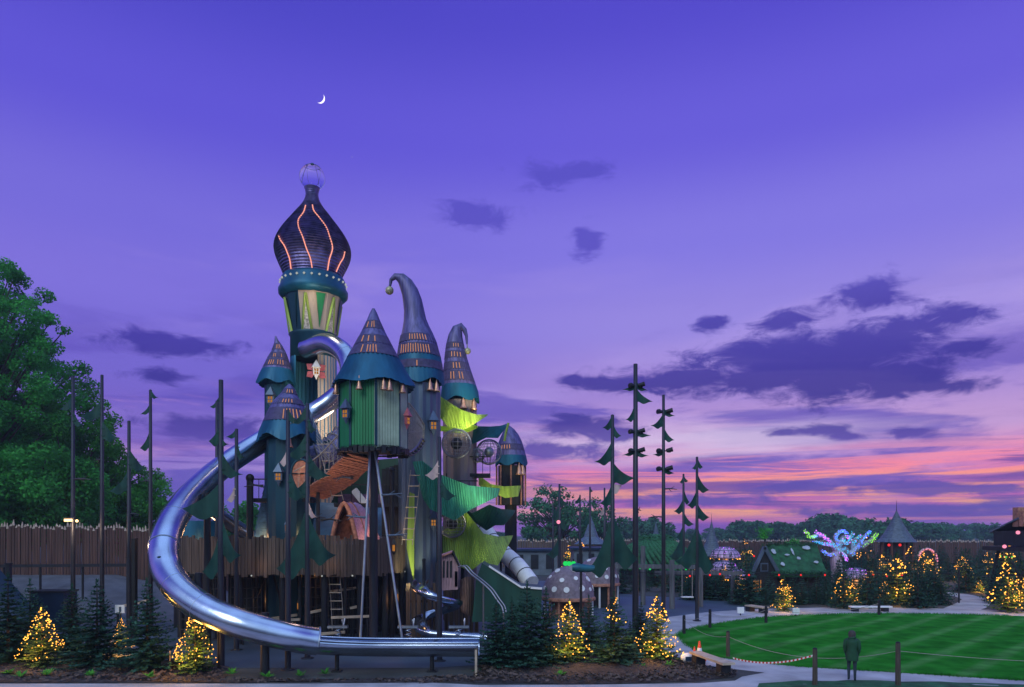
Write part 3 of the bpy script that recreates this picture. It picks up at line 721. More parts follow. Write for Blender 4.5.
# ---- small thatched hut on the deck at the left
D = 33.0; b0 = P(197, 530, D); b0.z = 0
TH = thing('hat_tower', 'low round hut with a purple cone over a broad teal eave inside the slide loop', 'hut', b0, 'towers of the play fortress')
hat(TH, [(197.5,483,1),(197.5,488,3.5),(197.5,496,6),(197.5,504,8.5),(197,512,13),(197,519,20),(197,521,23),(197,530,24.5),(197,541,25.5)], D, 6, ribs=.012, n=40, wav=.1)
shaft(TH, 'wall', 197, 542, 21, D, M_dark, 24, .02)
lg['label'] = 'steep blue-grey shingled gable wall beside the tower with the oval door'; lg['category'] = 'gable'
# ------------------------------------------------------------------ the big steel slide
def gutter_frame(pts):
    out = []
    for i, p in enumerate(pts):
        t = (pts[min(i+1,len(pts)-1)]-pts[max(i-1,0)]).normalized(); u = Vector((0,0,1)); nrm = (u-t*u.dot(t)).normalized(); out.append((p, t, nrm, t.cross(nrm)))
    return out
sp = [(306,349,36.0),(326,343,34.8),(343,352,33.6),(350,368,33.0),(346,386,33.0),(330,402,33.2),(306,417,33.0),(268,438,31.4),(228,463,29.4),(196,490,26.8),(174,518,24.6),(164,546,23.2),(167,570,22.6),(180,590,22.0),(202,607,21.6),(230,620,21.3),(258,629,21.3),(288,636.5,21.5),(318,641.5,21.9),(360,643.5,22.2),(400,644,22.3),(440,644,22.3),(479,644,22.3)]
path = spline([P(*q) for q in sp], 8)
SL = thing('tube_slide', 'huge curling brushed-steel tube slide sweeping down from the tallest tower round to the front', 'slide', Vector((path[0].x,path[0].y,0)))
R_ = .475; io = len(path)-8*4      # the tube opens into a trough for the run-out
M_slide = M_steel
mb = MB()
mb.tube(path[:io], [lerp(R_, .43, max(0, (i-90)/(io-90))) for i in range(io)], 28, caps=False); tube_o = mb.build('tube', M_slide, SL)
for i in (18, 54, 68, 80, 102, 112):
    p = path[i]; t = (path[i+1]-path[i-1]).normalized(); r_i = lerp(.475, .43, max(0, (i-90)/(io-90)))
    MB().cyl(p-t*.008, p+t*.008, r_i*1.008, r_i*1.008, 28).build('weld_seam', M_steeld, tube_o)
for i in (30, 88):
    p = path[i]; t = (path[i+1]-path[i-1]).normalized()
    MB().cyl(p-t*.025, p+t*.025, R_*1.03, R_*1.03, 28).build('joint_flange', M_steeld, tube_o)
tr = MB(); vs = []; fr = gutter_frame(path)[io-1:]; nn = 15; R_ = .43
for j, (p, t, u, b) in enumerate(fr):
    for sgn, k0 in ((1.0, 0), (.96, 1)):
        for k in range(nn):
            a = math.radians(lerp(-100, 100, k/(nn-1))); r = R_*(1.0 if k0 == 0 else .95)
            vs.append(p-u*(r*math.cos(a))*.98+b*(r*math.sin(a))+u*.02)
m_ = len(fr); W = 2*nn; fs = []
for j in range(m_-1):
    for k in range(nn-1):
        fs.append((j*W+k, j*W+k+1, (j+1)*W+k+1, (j+1)*W+k)); fs.append((j*W+nn+k+1, j*W+nn+k, (j+1)*W+nn+k, (j+1)*W+nn+k+1))
    for k in (0, nn-1): fs.append((j*W+k, j*W+nn+k, (j+1)*W+nn+k, (j+1)*W+k))
tr.add(vs, fs, True); trough = tr.build('trough', M_slide, SL)
lip = MB()
for sgn in (-1, 1):
    lip.tube([p+b*(sgn*R_*1.0)+u*(.10) for p, t, u, b in fr], .035, 8)
lip.build('rolled_lip', M_slide, trough)
hoop = fr[0]; p, t, u, b = hoop
MB().tube([p+b*(R_*1.03*math.cos(a))+u*(R_*1.03*math.sin(a)) for a in np.linspace(-.2, PI+.2, 20)], .03, 8).build('mouth_ring', M_steeld, trough)
for px in (337, 432):
    q = P(px, 660, 22.25); lg_ = MB().cyl((q.x, 22.25, 0), (q.x, 22.25, .62), .07, .07, 10); lg_.box((q.x,22.25,.02), (.3,.3,.04)); lg_.build('leg', M_black, SL)
for i, h in ((io-70, 0), (io-44, 0), (io-22, 0)):
    p = path[i]; m = MB().cyl((p.x+.62,p.y+.35,0), (p.x+.62,p.y+.35,p.z+.3), .14, .12, 12); m.beam((p.x+.62,p.y+.35,p.z), (p.x,p.y,p.z-.2), .12); m.build('post', M_black, SL)
a_ = path[io-52]; 
MB().ball(a_+Vector((.05,-R_*.93,.15)), .09, 10, 5, .6).build('badge', M_teald, SL)

# ------------------------------------------------------------------ other slides
p2 = spline([P(481,522,37), P(492,540,36), P(504,553,35), P(518,566,34), P(531,583,33)], 8)
S2 = thing('tube_slide', 'short pale grey tube slide with dark rungs at the right end of the fortress', 'slide', Vector((p2[-1].x,p2[-1].y,0)))
MB().tube(p2, .40, 20).build('tube', M_white, S2)
for i in range(3, len(p2)-1, 5):
    t = (p2[i+1]-p2[i-1]).normalized(); MB().cyl(p2[i]-t*.02, p2[i]+t*.02, .42, .42, 20).build('joint_flange', M_black, S2)
for k in (4, 14, 24): MB().cyl((p2[k].x,p2[k].y,0), p2[k], .06, .06, 8).build('leg', M_black, S2)
p3 = spline([P(214,512,31), P(228,522,31.4), P(243,531,31.8), P(258,541,32)], 6)
S3 = thing('tube_slide', 'small violet-grey tube slide half hidden behind the metal tree poles on the left', 'slide', Vector((p3[-1].x,p3[-1].y,0)))
MB().tube(p3, .32, 16).build('tube', M_steel, S3); MB().cyl((p3[9].x,p3[9].y,0), p3[9], .07, .07, 8).build('leg', M_black, S3)
# spiral run-out slide between the towers
c = P(437, 600, 28.0); c.z = 0
p4 = [c+Vector((.75*math.cos(a), .75*math.sin(a), 2.5-1.95*i/26)) for i, a in enumerate(np.linspace(2.6, 2.6+2.6*PI, 27))]+[c+Vector((1.5,-.6,.42)), c+Vector((1.95,-.7,.40))]
S4 = thing('spiral_slide', 'small polished steel spiral slide at the foot of the jester-hat towers', 'slide', c)
vs = []; fr = gutter_frame(p4)
for p, t, u, b in fr:
    for k in range(9):
        a = math.radians(lerp(-95, 95, k/8)); vs.append(p-u*(.26*math.cos(a))+b*(.30*math.sin(a)))
    for k in range(9):
        a = math.radians(lerp(-95, 95, k/8)); vs.append(p-u*(.24*math.cos(a))+b*(.28*math.sin(a)))
fs = []
for j in range(len(fr)-1):
    for k in range(8):
        fs.append((j*18+k, j*18+k+1, (j+1)*18+k+1, (j+1)*18+k)); fs.append((j*18+9+k+1, j*18+9+k, (j+1)*18+9+k, (j+1)*18+10+k))
    for k in (0, 8): fs.append((j*18+k, j*18+9+k, (j+1)*18+9+k, (j+1)*18+k))
MB().add(vs, fs, True).build('chute', M_steel, S4); MB().cyl(c, c+Vector((0,0,3.2)), .07, .07, 10).build('centre_post', M_pole, S4)

# ------------------------------------------------------------------ sheet metal boughs on the right hand side
def rows_sheet(up, lo, D, n=72, rib=.026, wrap=.0, skew=0.0):
    def samp(pl, n):
        L = [0]
        for i in range(1, len(pl)): L.append(L[-1]+math.hypot(pl[i][0]-pl[i-1][0], pl[i][1]-pl[i-1][1]))
        out = []
        for k in range(n):
            s = L[-1]*k/(n-1); i = 0
            while i < len(L)-2 and L[i+1] < s: i += 1
            t = (s-L[i])/max(1e-6, L[i+1]-L[i]); out.append((lerp(pl[i][0],pl[i+1][0],t), lerp(pl[i][1],pl[i+1][1],t)))
        return out
    a, b = samp(up, n), samp(lo, n); T_, B_ = [], []
    for k in range(n):
        u = k/(n-1); d = D+wrap*(u-.35)**2*4+skew*(u-.5)+rib*(1 if k % 2 else -1)
        T_.append(P(a[k][0], a[k][1], d)); B_.append(P(b[k][0], b[k][1], d-.25))
    return T_, B_
z4 = lambda L: [(370+x/3.435, 420+y/3.435) for x, y in L]
z5 = lambda L: [(430+x/6.245, 380+y/6.245) for x, y in L]
BG = thing('bough_screen', 'stack of ribbed metal fir boughs in lime, teal and dark green on the fortress', 'metal boughs', Vector((P(450,530,32).x, 32, 0)))
def bough(up, lo, D, m, **k):
    T_, B_ = rows_sheet(up, lo, D, **k); return MB().sheet(T_, B_, Vector((0,.05,0))).build('bough', m, BG)
bough(z5([(62,100),(130,145),(200,188),(290,216),(362,214)]), z5([(45,215),(110,290),(175,322),(235,300),(358,222)]), 33.2, M_bough, wrap=.8)
bough(z5([(55,285),(130,292),(210,300),(260,280),(300,285)]), z5([(58,318),(130,325),(210,330),(250,320),(295,300)]), 34.0, mat('lime_panel', (.22,.38,.02), .5, .1, .2, 2), wrap=.3)
bough(z5([(212,318),(290,288),(380,290),(440,285),(490,270)]), z5([(245,405),(290,390),(350,360),(425,362),(488,278)]), 34.5, M_boughB, wrap=.6)
bough(z4([(146,143),(180,140),(238,185),(340,225),(447,235)]), z4([(182,270),(205,305),(290,345),(350,305),(440,262)]), 29.2, M_boughT, wrap=1.2)
bough(z4([(372,188),(415,220),(460,228),(520,225)]), z4([(374,225),(410,245),(465,268),(510,262)]), 36.5, M_bough, wrap=.8)
bough(z4([(325,305),(350,320),(410,290),(450,305),(500,310)]), z4([(350,345),(400,380),(430,362),(460,362),(495,322)]), 32.0, M_dgreen, wrap=.8)
bough(z4([(240,385),(275,365),(328,312),(390,390),(440,400),(492,396)]), z4([(245,490),(300,500),(345,520),(385,488),(440,500),(486,410)]), 31.0, M_bough, wrap=1.2)
bough(z4([(140,225),(200,300),(240,330)]), z4([(135,300),(180,345),(240,345)]), 30.6, M_dgreen, wrap=.3)
MB().tube([P(508.5,423,33.8), P(506,432,33.8), P(504.5,441,33.8)], .06, 6).build('bough_edge', M_bough, BG)
for px, d in ((432,30.8),(462,32.2),(486,36)): MB().cyl((P(px,530,d).x,d+.5,0), (P(px,530,d).x,d+.5,5.5), .09, .08, 8).build('post', M_black, BG)
# dark green box climb with pale edge
GB = thing('climbing_box', 'very dark green angular climbing block behind the firs at the right foot of the fortress', 'climbing block', Vector((P(505,530,28.5).x, 28.5, 0)))
D = 28.0
pl = [P(472,622,D), P(541,620,D), P(542,589,D), P(520,587,D), P(482,563,D), P(476,580,D)]
MB().poly(pl, (0,2.2,0)).build('block', M_dgreen, GB)
MB().beam(P(489,566,D-.05), P(521,587,D-.05), .12, .07).build('edge_rail', M_white, GB); MB().beam(P(521,587,D-.05), P(542,588.5,D-.05), .08).build('edge_rail', M_white, GB)
# wavy handrail
hr = spline([P(458,567,27.6), P(464,566.5,27.5), P(471,574,27.3), P(480,581,27), P(490,590,26.7), P(497,600,26.5), P(502,607,26.4), P(503.5,613,26.3)], 6)
WR = thing('wavy_handrail', 'wavy pale tubular handrail running down beside the lowest lime bough', 'handrail', Vector((hr[-1].x, hr[-1].y, 0)))
MB().tube(hr, .035, 8).build('rail', M_mesh, WR); MB().tube([p+Vector((.10,.12,.02)) for p in hr], .03, 8).build('rail', M_mesh, WR)
MB().cyl((hr[-1].x,hr[-1].y,0), hr[-1], .035, n=8).build('post', M_mesh, WR); MB().cyl((hr[20].x,hr[20].y,0), hr[20], .035, n=8).build('post', M_mesh, WR)
# wire balls
for px, py, rp, D, lb_ in ((456.5,443.5,14,32.8,'round wire mesh climbing ball just under the top lime bough'), (489,452,12,35,'wire mesh ball with a bright clear cover beside the squat tower'), (477.5,455.5,6.5,34.6,'smallest wire mesh ball between two larger mesh balls'), (452,524,13,30.7,'low wire mesh ball peeping out between teal and lime boughs')):
    c = P(px, py, D); r = rp*D/F; B = thing('mesh_ball', lb_, 'mesh ball', c-Vector((0,0,r)), 'wire mesh balls on the fortress')
    mb = MB()
    for k in range(9):
        a = PI*k/9; mb.tube([c+Vector((r*math.cos(a)*math.cos(t), r*math.sin(a)*math.cos(t), r*math.sin(t))) for t in np.linspace(0, 2*PI, 25)], .011, 4, caps=False)
    for t in np.linspace(-1.2, 1.2, 9): mb.tube([c+Vector((r*math.cos(a)*math.cos(t), r*math.sin(a)*math.cos(t), r*math.sin(t))) for a in np.linspace(0, 2*PI, 25)], .010, 4, caps=False)
    mb.build('wire_cage', M_mesh, B)
    MB().tube([c+Vector((r*1.02*math.cos(a), -.02, r*1.02*math.sin(a))) for a in np.linspace(0, 2*PI, 33)], .04, 6, caps=False).build('rim', M_mesh, B)
    ib = MB().ball(c, r*.42, 16, 10); ib.build('inner_pod', M_dark if rp > 12.5 else M_steeld, B)
# curved net bridge beside the green house
NB = thing('net_bridge', 'curved rope net bridge with pale hoops between the green house and the jester-hat tower', 'net bridge', Vector((P(412,530,28).x,28.5,0)))
mb = MB(); D0, D1 = 26.9, 30.2
bed = spline([P(400,455,D0), P(410,454,27.8), P(418,448,28.8), P(423,440,29.8)], 6)
for off in (-.45, .45): mb.tube([p+Vector((0,off,0)) for p in bed], .05, 6)
for p in bed[::2]: mb.beam(p+Vector((0,-.5,0)), p+Vector((0,.5,0)), .12, .03)
mb.build('footway', M_mesh, NB)
nb = MB()
for off in (-.5, .5):
    topl = spline([P(402,418,D0)+Vector((0,off,0)), P(409,405,27.8)+Vector((0,off,0)), P(416,412,28.8)+Vector((0,off,0)), P(424,425,29.8)+Vector((0,off,0))], 6)
    nb.tube(topl, .03, 5)
    for p, q in zip(topl, bed): nb.tube([p, q+Vector((0,off,0))], .016, 4, caps=False)
    for t in (.3, .6): nb.tube([lerp(p, q+Vector((0,off,0)), t) for p, q in zip(topl, bed)], .014, 4)
nb.build('netting', M_rope, NB)
# rope bridge of red-brown planks
RB = thing('plank_bridge', 'sagging bridge of red-brown planks dropping from the green house to the left', 'bridge', Vector((P(340,530,28).x,28.5,0)))
bl = spline([P(364,457,26.8), P(352,466,27.5), P(340,478,28.2), P(326,488,29), P(310,496,29.8)], 8)
mb = MB()
for i in range(len(bl)-1):
    t = (bl[i+1]-bl[i]).normalized(); sd = t.cross(Vector((0,0,1))).normalized(); up = sd.cross(t); sd = sd*.98+Vector((0,0,.16 if sd.y < 0 else -.16)); up = sd.cross(t).normalized(); sd = t.cross(up)*-1 if False else up.cross(t)*-1 if False else sd.normalized()
    R = Matrix((t, sd, up)).transposed(); mb.box((bl[i]+bl[i+1])/2+up*random.uniform(-.015,.015), ((bl[i+1]-bl[i]).length*.72, 1.35, .06), R=R)
mb.build('planks', M_woodr, RB)
rp = MB()
for sg in (-1, 1):
    hl = []
    for i in range(len(bl)):
        t = (bl[min(i+1,len(bl)-1)]-bl[max(0,i-1)]).normalized(); sd = t.cross(Vector((0,0,1))).normalized()
        q = bl[i]+sd*sg*.75; h_ = q+Vector((0,0,1.0)); hl.append(h_); rp.tube([q+Vector((0,0,.05)), h_], .008, 4, caps=False) if i % 3 == 0 else None
        if i and i % 3 == 0: rp.tube([q+Vector((0,0,.05)), hl[-2]], .007, 4, caps=False)
    rp.tube(hl, .03, 6)
rp.build('rope_sides', M_rope, RB)
# glossy lilac net tube behind it
NT = thing('net_tunnel', 'shiny lilac mesh tunnel hanging behind the plank bridge', 'tunnel', Vector((P(335,530,32.5).x,32.5,0)))
nt_ = spline([P(303,462,32.2), P(318,458,32.4), P(334,452,32.6), P(347,440,33)], 6)
MB().tube(nt_, .75, 18, caps=False).build('sleeve', mat('lilac_mesh', (.16,.15,.30), .45, .4, .6, 8, .3), NT)
mb = MB()
for i in range(0, len(nt_), 3):
    t = (nt_[min(i+1,len(nt_)-1)]-nt_[max(0,i-1)]).normalized(); u = Vector((0,0,1)); u = (u-t*u.dot(t)).normalized(); b = t.cross(u)
    mb.tube([nt_[i]+u*.8*math.cos(a)+b*.8*math.sin(a) for a in np.linspace(0, 2*PI, 25)], .03, 5, caps=False)
for k in range(12):
    a = 2*PI*k/12; mb.tube([p+Vector((0, -.78*math.cos(a), .78*math.sin(a))) for p in nt_], .014, 4)
mb.build('hoops', M_rope, NT)
TL = thing('net_tunnel', 'pale blue canvas apron hanging at the right rim of the widest flared roof', 'apron', Vector((P(313,530,30).x,30,0)))
tb, bb = rows_sheet([(306,402),(312,415),(318,430)], [(305,440),(314,442),(323,443)], 30.6, 10, .02)
MB().sheet(tb, bb).build('cloth', M_blueg, TL)
TL.name = 'canvas_apron'

# ------------------------------------------------------------------ deck with its palisade
DK = thing('palisade_deck', 'raised deck fenced with rough grey-brown palisade boards across the front of the fortress', 'deck', Vector((P(290,530,29).x,29,0)))
edge = spline([P(170,560,29.5), P(200,558,28.2), P(245,556,27.3), P(300,555,27.0), P(350,555,27.2), P(384,554,28.0), P(405,552,30.0)], 14)
zd = 2.95
mb = MB(); acc_ = 0; L_ = 0
last = edge[0]; k = 0
for i in range(1, len(edge)):
    a, b = edge[i-1], edge[i]; d = Vector((b.x-a.x, b.y-a.y, 0)); n_ = max(1, int(d.length/.19))
    for j in range(n_):
        p = lerp(a, b, (j+.5)/n_); w = d.length/n_*random.choice((.92,.90,.86,.80)); an = math.atan2(d.y, d.x)
        h0, h1 = zd-.16-random.uniform(0,.14), zd+1.22+random.uniform(-.06,.14)
        mb.box((p.x, p.y-.03+random.uniform(-.015,.015), (h0+h1)/2), (w, .05, h1-h0), an+random.uniform(-.05,.05))
mb.build('palisade', M_wood, DK)
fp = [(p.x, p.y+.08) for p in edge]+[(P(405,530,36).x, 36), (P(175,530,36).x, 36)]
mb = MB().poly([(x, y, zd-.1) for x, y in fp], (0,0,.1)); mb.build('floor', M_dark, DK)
for i in range(4, len(edge), 11):
    p = edge[i]; MB().cyl((p.x,p.y+.25,0), (p.x,p.y+.25,zd-.1), .13, .12, 10).build('post', M_dark, DK)
lm = MB()
for i in range(3, len(edge), 9):
    p = edge[i]; lm.octa((p.x, p.y-.10, zd-.22), .04)
lm.build('edge_lamp', E_ring, DK)
# undercroft: black boards added so the space under the deck reads as shade
UC = thing('shade_boards', 'added black boards that deepen the shade under the palisade deck', 'wall', Vector((P(300,530,33).x,33.5,0)))
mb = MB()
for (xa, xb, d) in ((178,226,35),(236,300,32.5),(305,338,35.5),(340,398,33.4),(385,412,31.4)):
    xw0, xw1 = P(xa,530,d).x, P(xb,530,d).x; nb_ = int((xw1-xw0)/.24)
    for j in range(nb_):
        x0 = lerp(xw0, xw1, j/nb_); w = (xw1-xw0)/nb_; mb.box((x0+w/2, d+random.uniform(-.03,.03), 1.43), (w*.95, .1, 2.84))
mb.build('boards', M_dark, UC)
for d, px in ((30.4,283),(31,262),(29.6,336),(30.6,352),(31,375),(31.5,214),(30.6,232),(31.4,318),(30,393)):
    o_ = thing('deck_column', 'black round column in the shade under the palisade deck', 'column', Vector((P(px,530,d).x,d,0)), 'columns under the deck')
    MB().cyl((P(px,530,d).x,d,0), (P(px,530,d).x,d,zd-.12), .17, .15, 12).build('trunk', M_dark, o_); MB().lathe((P(px,530,d).x,d,0), [(.30,0),(.26,.05),(.18,.08)], 12).build('footplate', M_black, o_)
# low timber enclosure around towers C and D, and doorway hut
for (xa, xb, d, zt, lb_) in ((409,440,30.0,2.2,'low weathered plank fence around the foot of the big jester-hat tower'), (446,480,31.8,1.9,'low brown plank fence under the lime bough beside the small hut')):
    x0, x1 = P(xa,530,d).x, P(xb,530,d).x; n_ = int((x1-x0)/.2); mb = MB()
    for j in range(n_):
        x = lerp(x0, x1, (j+.5)/n_); h_ = zt+random.uniform(-.15,.15); mb.box((x, d-.98, h_/2), (.17,.05,h_))
    f_ = thing('plank_fence', lb_, 'fence', Vector(((x0+x1)/2,d-.98,0))); mb.build('planks', M_wood, f_); MB().box(((x0+x1)/2,d-.93,zt*.7), (x1-x0,.05,.1)).build('rail', M_dark, f_)
hb = P(452, 530, 28.6); hb.z = 0
HT = thing('play_hut', 'tiny tilted wooden play hut with a pink gabled roof standing under the boughs', 'hut', hb)
D = 28.6; tp = lambda x, y, d=0: P(390+x/6.87, 540+y/6.87, D+d)
MB().poly([tp(318,350),tp(465,340),tp(470,185),tp(420,85),tp(345,120),tp(322,200)], (0,1.3,0)).build('wall', mat('pink_boards', (.33,.20,.22), .7, 0, .5, 6, .3, (4,4,.3)), HT)
MB().beam(tp(335,118,-.15), tp(425,82,-.15), .1, .08).build('roof_edge', M_woodr, HT)
MB().poly([tp(340,112,-.2), tp(428,80,-.2), tp(430,86,1.5), tp(342,120,1.5)], (0,0,.06)).build('roof', M_pinkr, HT); MB().poly([tp(428,80,-.2), tp(474,190,-.2), tp(474,190,1.5), tp(428,80,1.5)], (0.05,0,.05)).build('roof', M_dark, HT)
for x in (362,388,412): MB().poly([tp(x,260,-.03),tp(x+13,258,-.03),tp(x+13,140,-.03),tp(x,148,-.03)], (0,.03,0)).build('window', M_black, HT); MB().poly([tp(445,320,-.03),tp(463,318,-.03),tp(463,215,-.03),tp(445,215,-.03)], (0,.03,0)).build('door', M_black, HT)
BD = thing('plank_screen', 'curved brown plank screen beside the tiny tilted play hut', 'screen', Vector((P(467,530,29).x,29,0)))
tb, bb = rows_sheet([(460,580),(466,577),(474,577)], [(461,612),(467,615),(474,617)], 29.2, 14, .02, .4); MB().sheet(tb, bb).build('planks', mat('warm_planks', (.22,.12,.09), .7, 0, .5, 5, .3, (4,4,.2)), BD)
BW = thing('clad_core', 'black clad stair core rising between the green house pole and the jester-hat tower', 'stair core', Vector((P(399,530,31.8).x,31.8,0)))
mb = MB()
for j in range(7): x = lerp(P(384,530,31.8).x, P(412,530,31.8).x, (j+.5)/7); h_ = H-(lerp(470,462,j/6)-HY)*31.8/F; mb.box((x, 31.8+random.uniform(-.03,.03), h_/2), (.17,1.2,h_))
mb.build('cladding', M_dark, BW); MB().box((P(399,530,31.8).x,31.15,4.2), (.9,.1,.12)).build('landing_edge', M_black, BW)
# blue roofed hall with the arched pink tunnel on the deck
HL = thing('blue_hall', 'long blue-roofed shed on the deck behind the arched tunnel', 'shed', Vector((P(360,530,32).x,32,zd)))
MB().poly([P(312,535,31.2),P(408,535,31.2),P(408,508,33.4),P(316,503,33.4)], (0,.1,.05)).build('roof', mat('blue_sheet_roof', (.04,.13,.26), .5, .2, .3, 2, .2), HL); MB().box((P(360,530,32.6).x,32.6,zd+.45), (3.9,1.8,.9)).build('wall', M_teald, HL)
AT = thing('arched_tunnel', 'pointed-arch wooden tunnel with a pink scaled roof on the deck', 'tunnel', Vector((P(352,530,28.4).x,28.4,zd)))
def arch(cx, cy, w, h, d, n=15): return [P(cx+w*(-1+2*k/(n-1)), cy-h*(1-abs(-1+2*k/(n-1))**1.7), d) for k in range(n)]
f0, f1 = arch(344, 541, 12.5, 38, 28.3), arch(357, 541, 24, 38, 30.6)
mb = MB(); nn = len(f0); rws = [[lerp(a, b, t) for a, b in zip(f0, f1)] for t in np.linspace(0, 1, 7)]
flat = [q+Vector((0,0,.03*(j % 2))) for j, r in enumerate(rws) for q in r]
mb.add(flat, [(j*nn+k, j*nn+k+1, (j+1)*nn+k+1, (j+1)*nn+k) for j in range(6) for k in range(nn-1)]); mb.build('roof', mat('pink_tiles', (.66,.38,.55), .45, .2, .3, 9, .5), AT)
MB().tube(f0, .09, 8).build('arch_frame', M_woodr, AT)
inn = arch(345, 541, 10.5, 34, 29.6); MB().poly(inn, (0,.05,0)).build('inner_wall', M_woodr, AT)
MB().tube(arch(350, 541, 17, 38.5, 29.3), .05, 6).build('band', M_tapeR if False else M_woodr, AT)
PN = thing('panel_wall', 'purple and pale panelled gallery wall glimpsed under the plank bridge', 'wall', Vector((P(360,530,33.8).x,33.8,zd)))
mb = MB().poly([P(338,505,33.8),P(385,505,33.8),P(385,494,33.8),P(338,494,33.8)], (0,.1,0)); mb.build('panel', mat('purple_panel', (.12,.07,.16), .5, .1, .5, 4), PN); MB().beam(P(354,490,33.6), P(366,505,33.6), .3).build('ramp', M_white, PN)
# dark green backing bough panels under the green house
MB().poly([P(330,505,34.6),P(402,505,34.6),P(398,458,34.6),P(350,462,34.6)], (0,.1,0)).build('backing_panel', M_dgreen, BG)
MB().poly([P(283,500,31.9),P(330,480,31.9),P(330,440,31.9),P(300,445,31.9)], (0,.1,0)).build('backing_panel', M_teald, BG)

# ------------------------------------------------------------------ climbing bits under the deck
bmz = [(238,300,27.4,.95,'long'),(270,297,28,.95,''),(310,322,27.6,1.25,''),(330,356,28.4,2.0,''),(350,362,27.8,1.4,''),(310,345,26.8,.5,''),(332,371,27.2,1.1,'')]
for i, (xa, xb, d, z, _) in enumerate(bmz):
    a, b = P(xa,530,d), P(xb,530,d+random.uniform(-.6,.6)); a.z = z; b.z = z+random.uniform(-.05,.15)
    t = thing('balance_beam', 'pale balance beam on thin posts in the shade under the deck', 'beam', Vector(((a.x+b.x)/2,(a.y+b.y)/2,0)), 'balance beams under the deck')
    MB().beam(a, b, .14, .09).build('plank', M_woodl, t)
    for q in (lerp(a,b,.08), lerp(a,b,.92)): MB().cyl((q.x,q.y,0), (q.x,q.y,q.z-.05), .035, n=8).build('post', M_black, t)
for i, (px, d, w) in enumerate(((332,29,1.3),(352,28,1.6),(315,28.6,1.2),(200,27.5,1.5),(246,28.2,1.2))):
    x = P(px,530,d).x; t = thing('rope_net', 'slack climbing net hung beneath the palisade deck', 'rope net', Vector((x,d,0)), 'rope nets under the deck'); mb = MB()
    for k in range(7):
        mb.tube([(x-w/2+w*k/6, d, .15), (x-w/2+w*k/6+random.uniform(-.1,.1), d+.05, 1.4), (x-w/2+w*k/6, d, zd-.15)], .016, 4, caps=False)
        mb.tube([(x-w/2, d, .2+.4*k), (x, d+.05, .14+.4*k), (x+w/2, d, .2+.4*k)], .014, 4, caps=False)
    mb.build('netting', M_netd, t); MB().beam((x-w/2-.1,d,zd-.2), (x+w/2+.1,d,zd-.2), .08).build('head_bar', M_black, t)
for i, (px, py, d, lb_) in enumerate(((316,573,28.6,'lantern hung lowest under the middle of the deck'), (287,528,29.1,'lantern with a white gable hanging beside the oval door tower'), (394,548,27.9,'lantern on the right end of the palisade deck'), (397,597,28.6,'lantern low beside the right stay rod'), (299,606,28.6,'tall lantern standing between beams under the deck'))):
    c = P(px, py, d); t = thing('lantern', 'small dark '+lb_, 'lantern', c-Vector((0,0,.3)), 'lanterns around the deck'); s = .30
    mb = MB()
    for u in (-1,1):
        for v in (-1,1): mb.box(c+Vector((u*.22*s,v*.22*s,0)), (.07*s,.07*s,1.0*s))
    mb.lathe(c+Vector((0,0,.5*s)), [(.48*s,0),(.40*s,.05*s),(.03*s,.75*s)], 4, smooth=False, rot=PI/4); mb.lathe(c-Vector((0,0,.62*s)), [(.02*s,-.3*s),(.35*s,0),(.35*s,.1*s),(.02*s,.12*s)], 4, smooth=False, rot=PI/4)
    mb.build('frame', M_blueg if i in (1,) else M_black, t); MB().box(c, (.36*s,.36*s,.8*s)).build('pane', E_pane, t)
    if c.z > 1.2: MB().cyl(c+Vector((0,0,1.2*s)), c+Vector((0,0,1.2*s+.5)), .015, n=5).build('hanger', M_black, t)
for i, px in enumerate((269,278)):
    x = P(px,530,31.2).x; t = thing('uplighter', 'dim orange uplighter glowing at the foot of the black boards', 'uplighter', Vector((x,32.1,0)), 'orange uplighters under the deck')
    MB().lathe((x,32.1,0), [(.16,0),(.16,.5),(.12,.55)], 10).build('housing', M_black, t); MB().lathe((x,32.1,.55), [(.10,0),(.13,.7),(.02,.95)], 10).build('shade', E_dim, t)
# folded spinner toy near the spiral slide
for px, py, lb_ in ((408,628,'little metal spring rocker at the foot of the right stay rod'), (459,631,'little metal spring rocker at the mouth of the spiral slide'), (338,626,'little metal spring rocker under the deck behind the trough')):
    q = G(px, 640); q = P(px, 530, 26.3); q.z = 0; t = thing('spring_rocker', lb_, 'spring rocker', q, 'spring rockers')
    MB().tube([q+Vector((.12*math.cos(a), .12*math.sin(a), .05+.035*a/1.5)) for a in np.linspace(0, 10*PI, 60)], .022, 5).build('spring', M_steel, t)
    MB().box(q+Vector((0,0,.86)), (.75,.22,.08)).build('seat', M_steeld, t); MB().tube([q+Vector((.2,-.22,1.15)), q+Vector((.2,0,.88)), q+Vector((.2,.22,1.15))], .022, 6).build('handle', M_white, t)

# ------------------------------------------------------------------ struts, nets and platforms that fill the middle of the fortress
for (xa, ya, da, xb, yb, db, r, lb_) in ((250,478,30,249,640,30,.16,'thick black post rising left of the shingled gable'),(318,480,29.4,318,640,29.4,.09,'slim black post right of the oval door tower'),(392,470,29,392,640,29,.11,'black post behind the right stay rod'),(345,560,27.6,345,640,27.6,.07,'short slim post under the arched tunnel'),(424,560,28.6,424,640,28.6,.07,'slim post at the foot of the jester-hat tower'),(300,565,27.8,300,640,27.8,.08,'slim post under the middle of the deck')):
    a, b = P(xa,ya,da), P(xb,yb,db); b.z = 0; b.x = a.x; t = thing('support_post', lb_, 'post', b); MB().cyl(b, a, r, r*.9, 10).build('shaft', M_black, t); MB().lathe(b, [(r*2,0),(r*1.9,.04),(r*1.1,.06)], 10).build('footplate', M_black, t); MB().ball(a, r*1.15, 10, 6).build('cap', M_black, t)
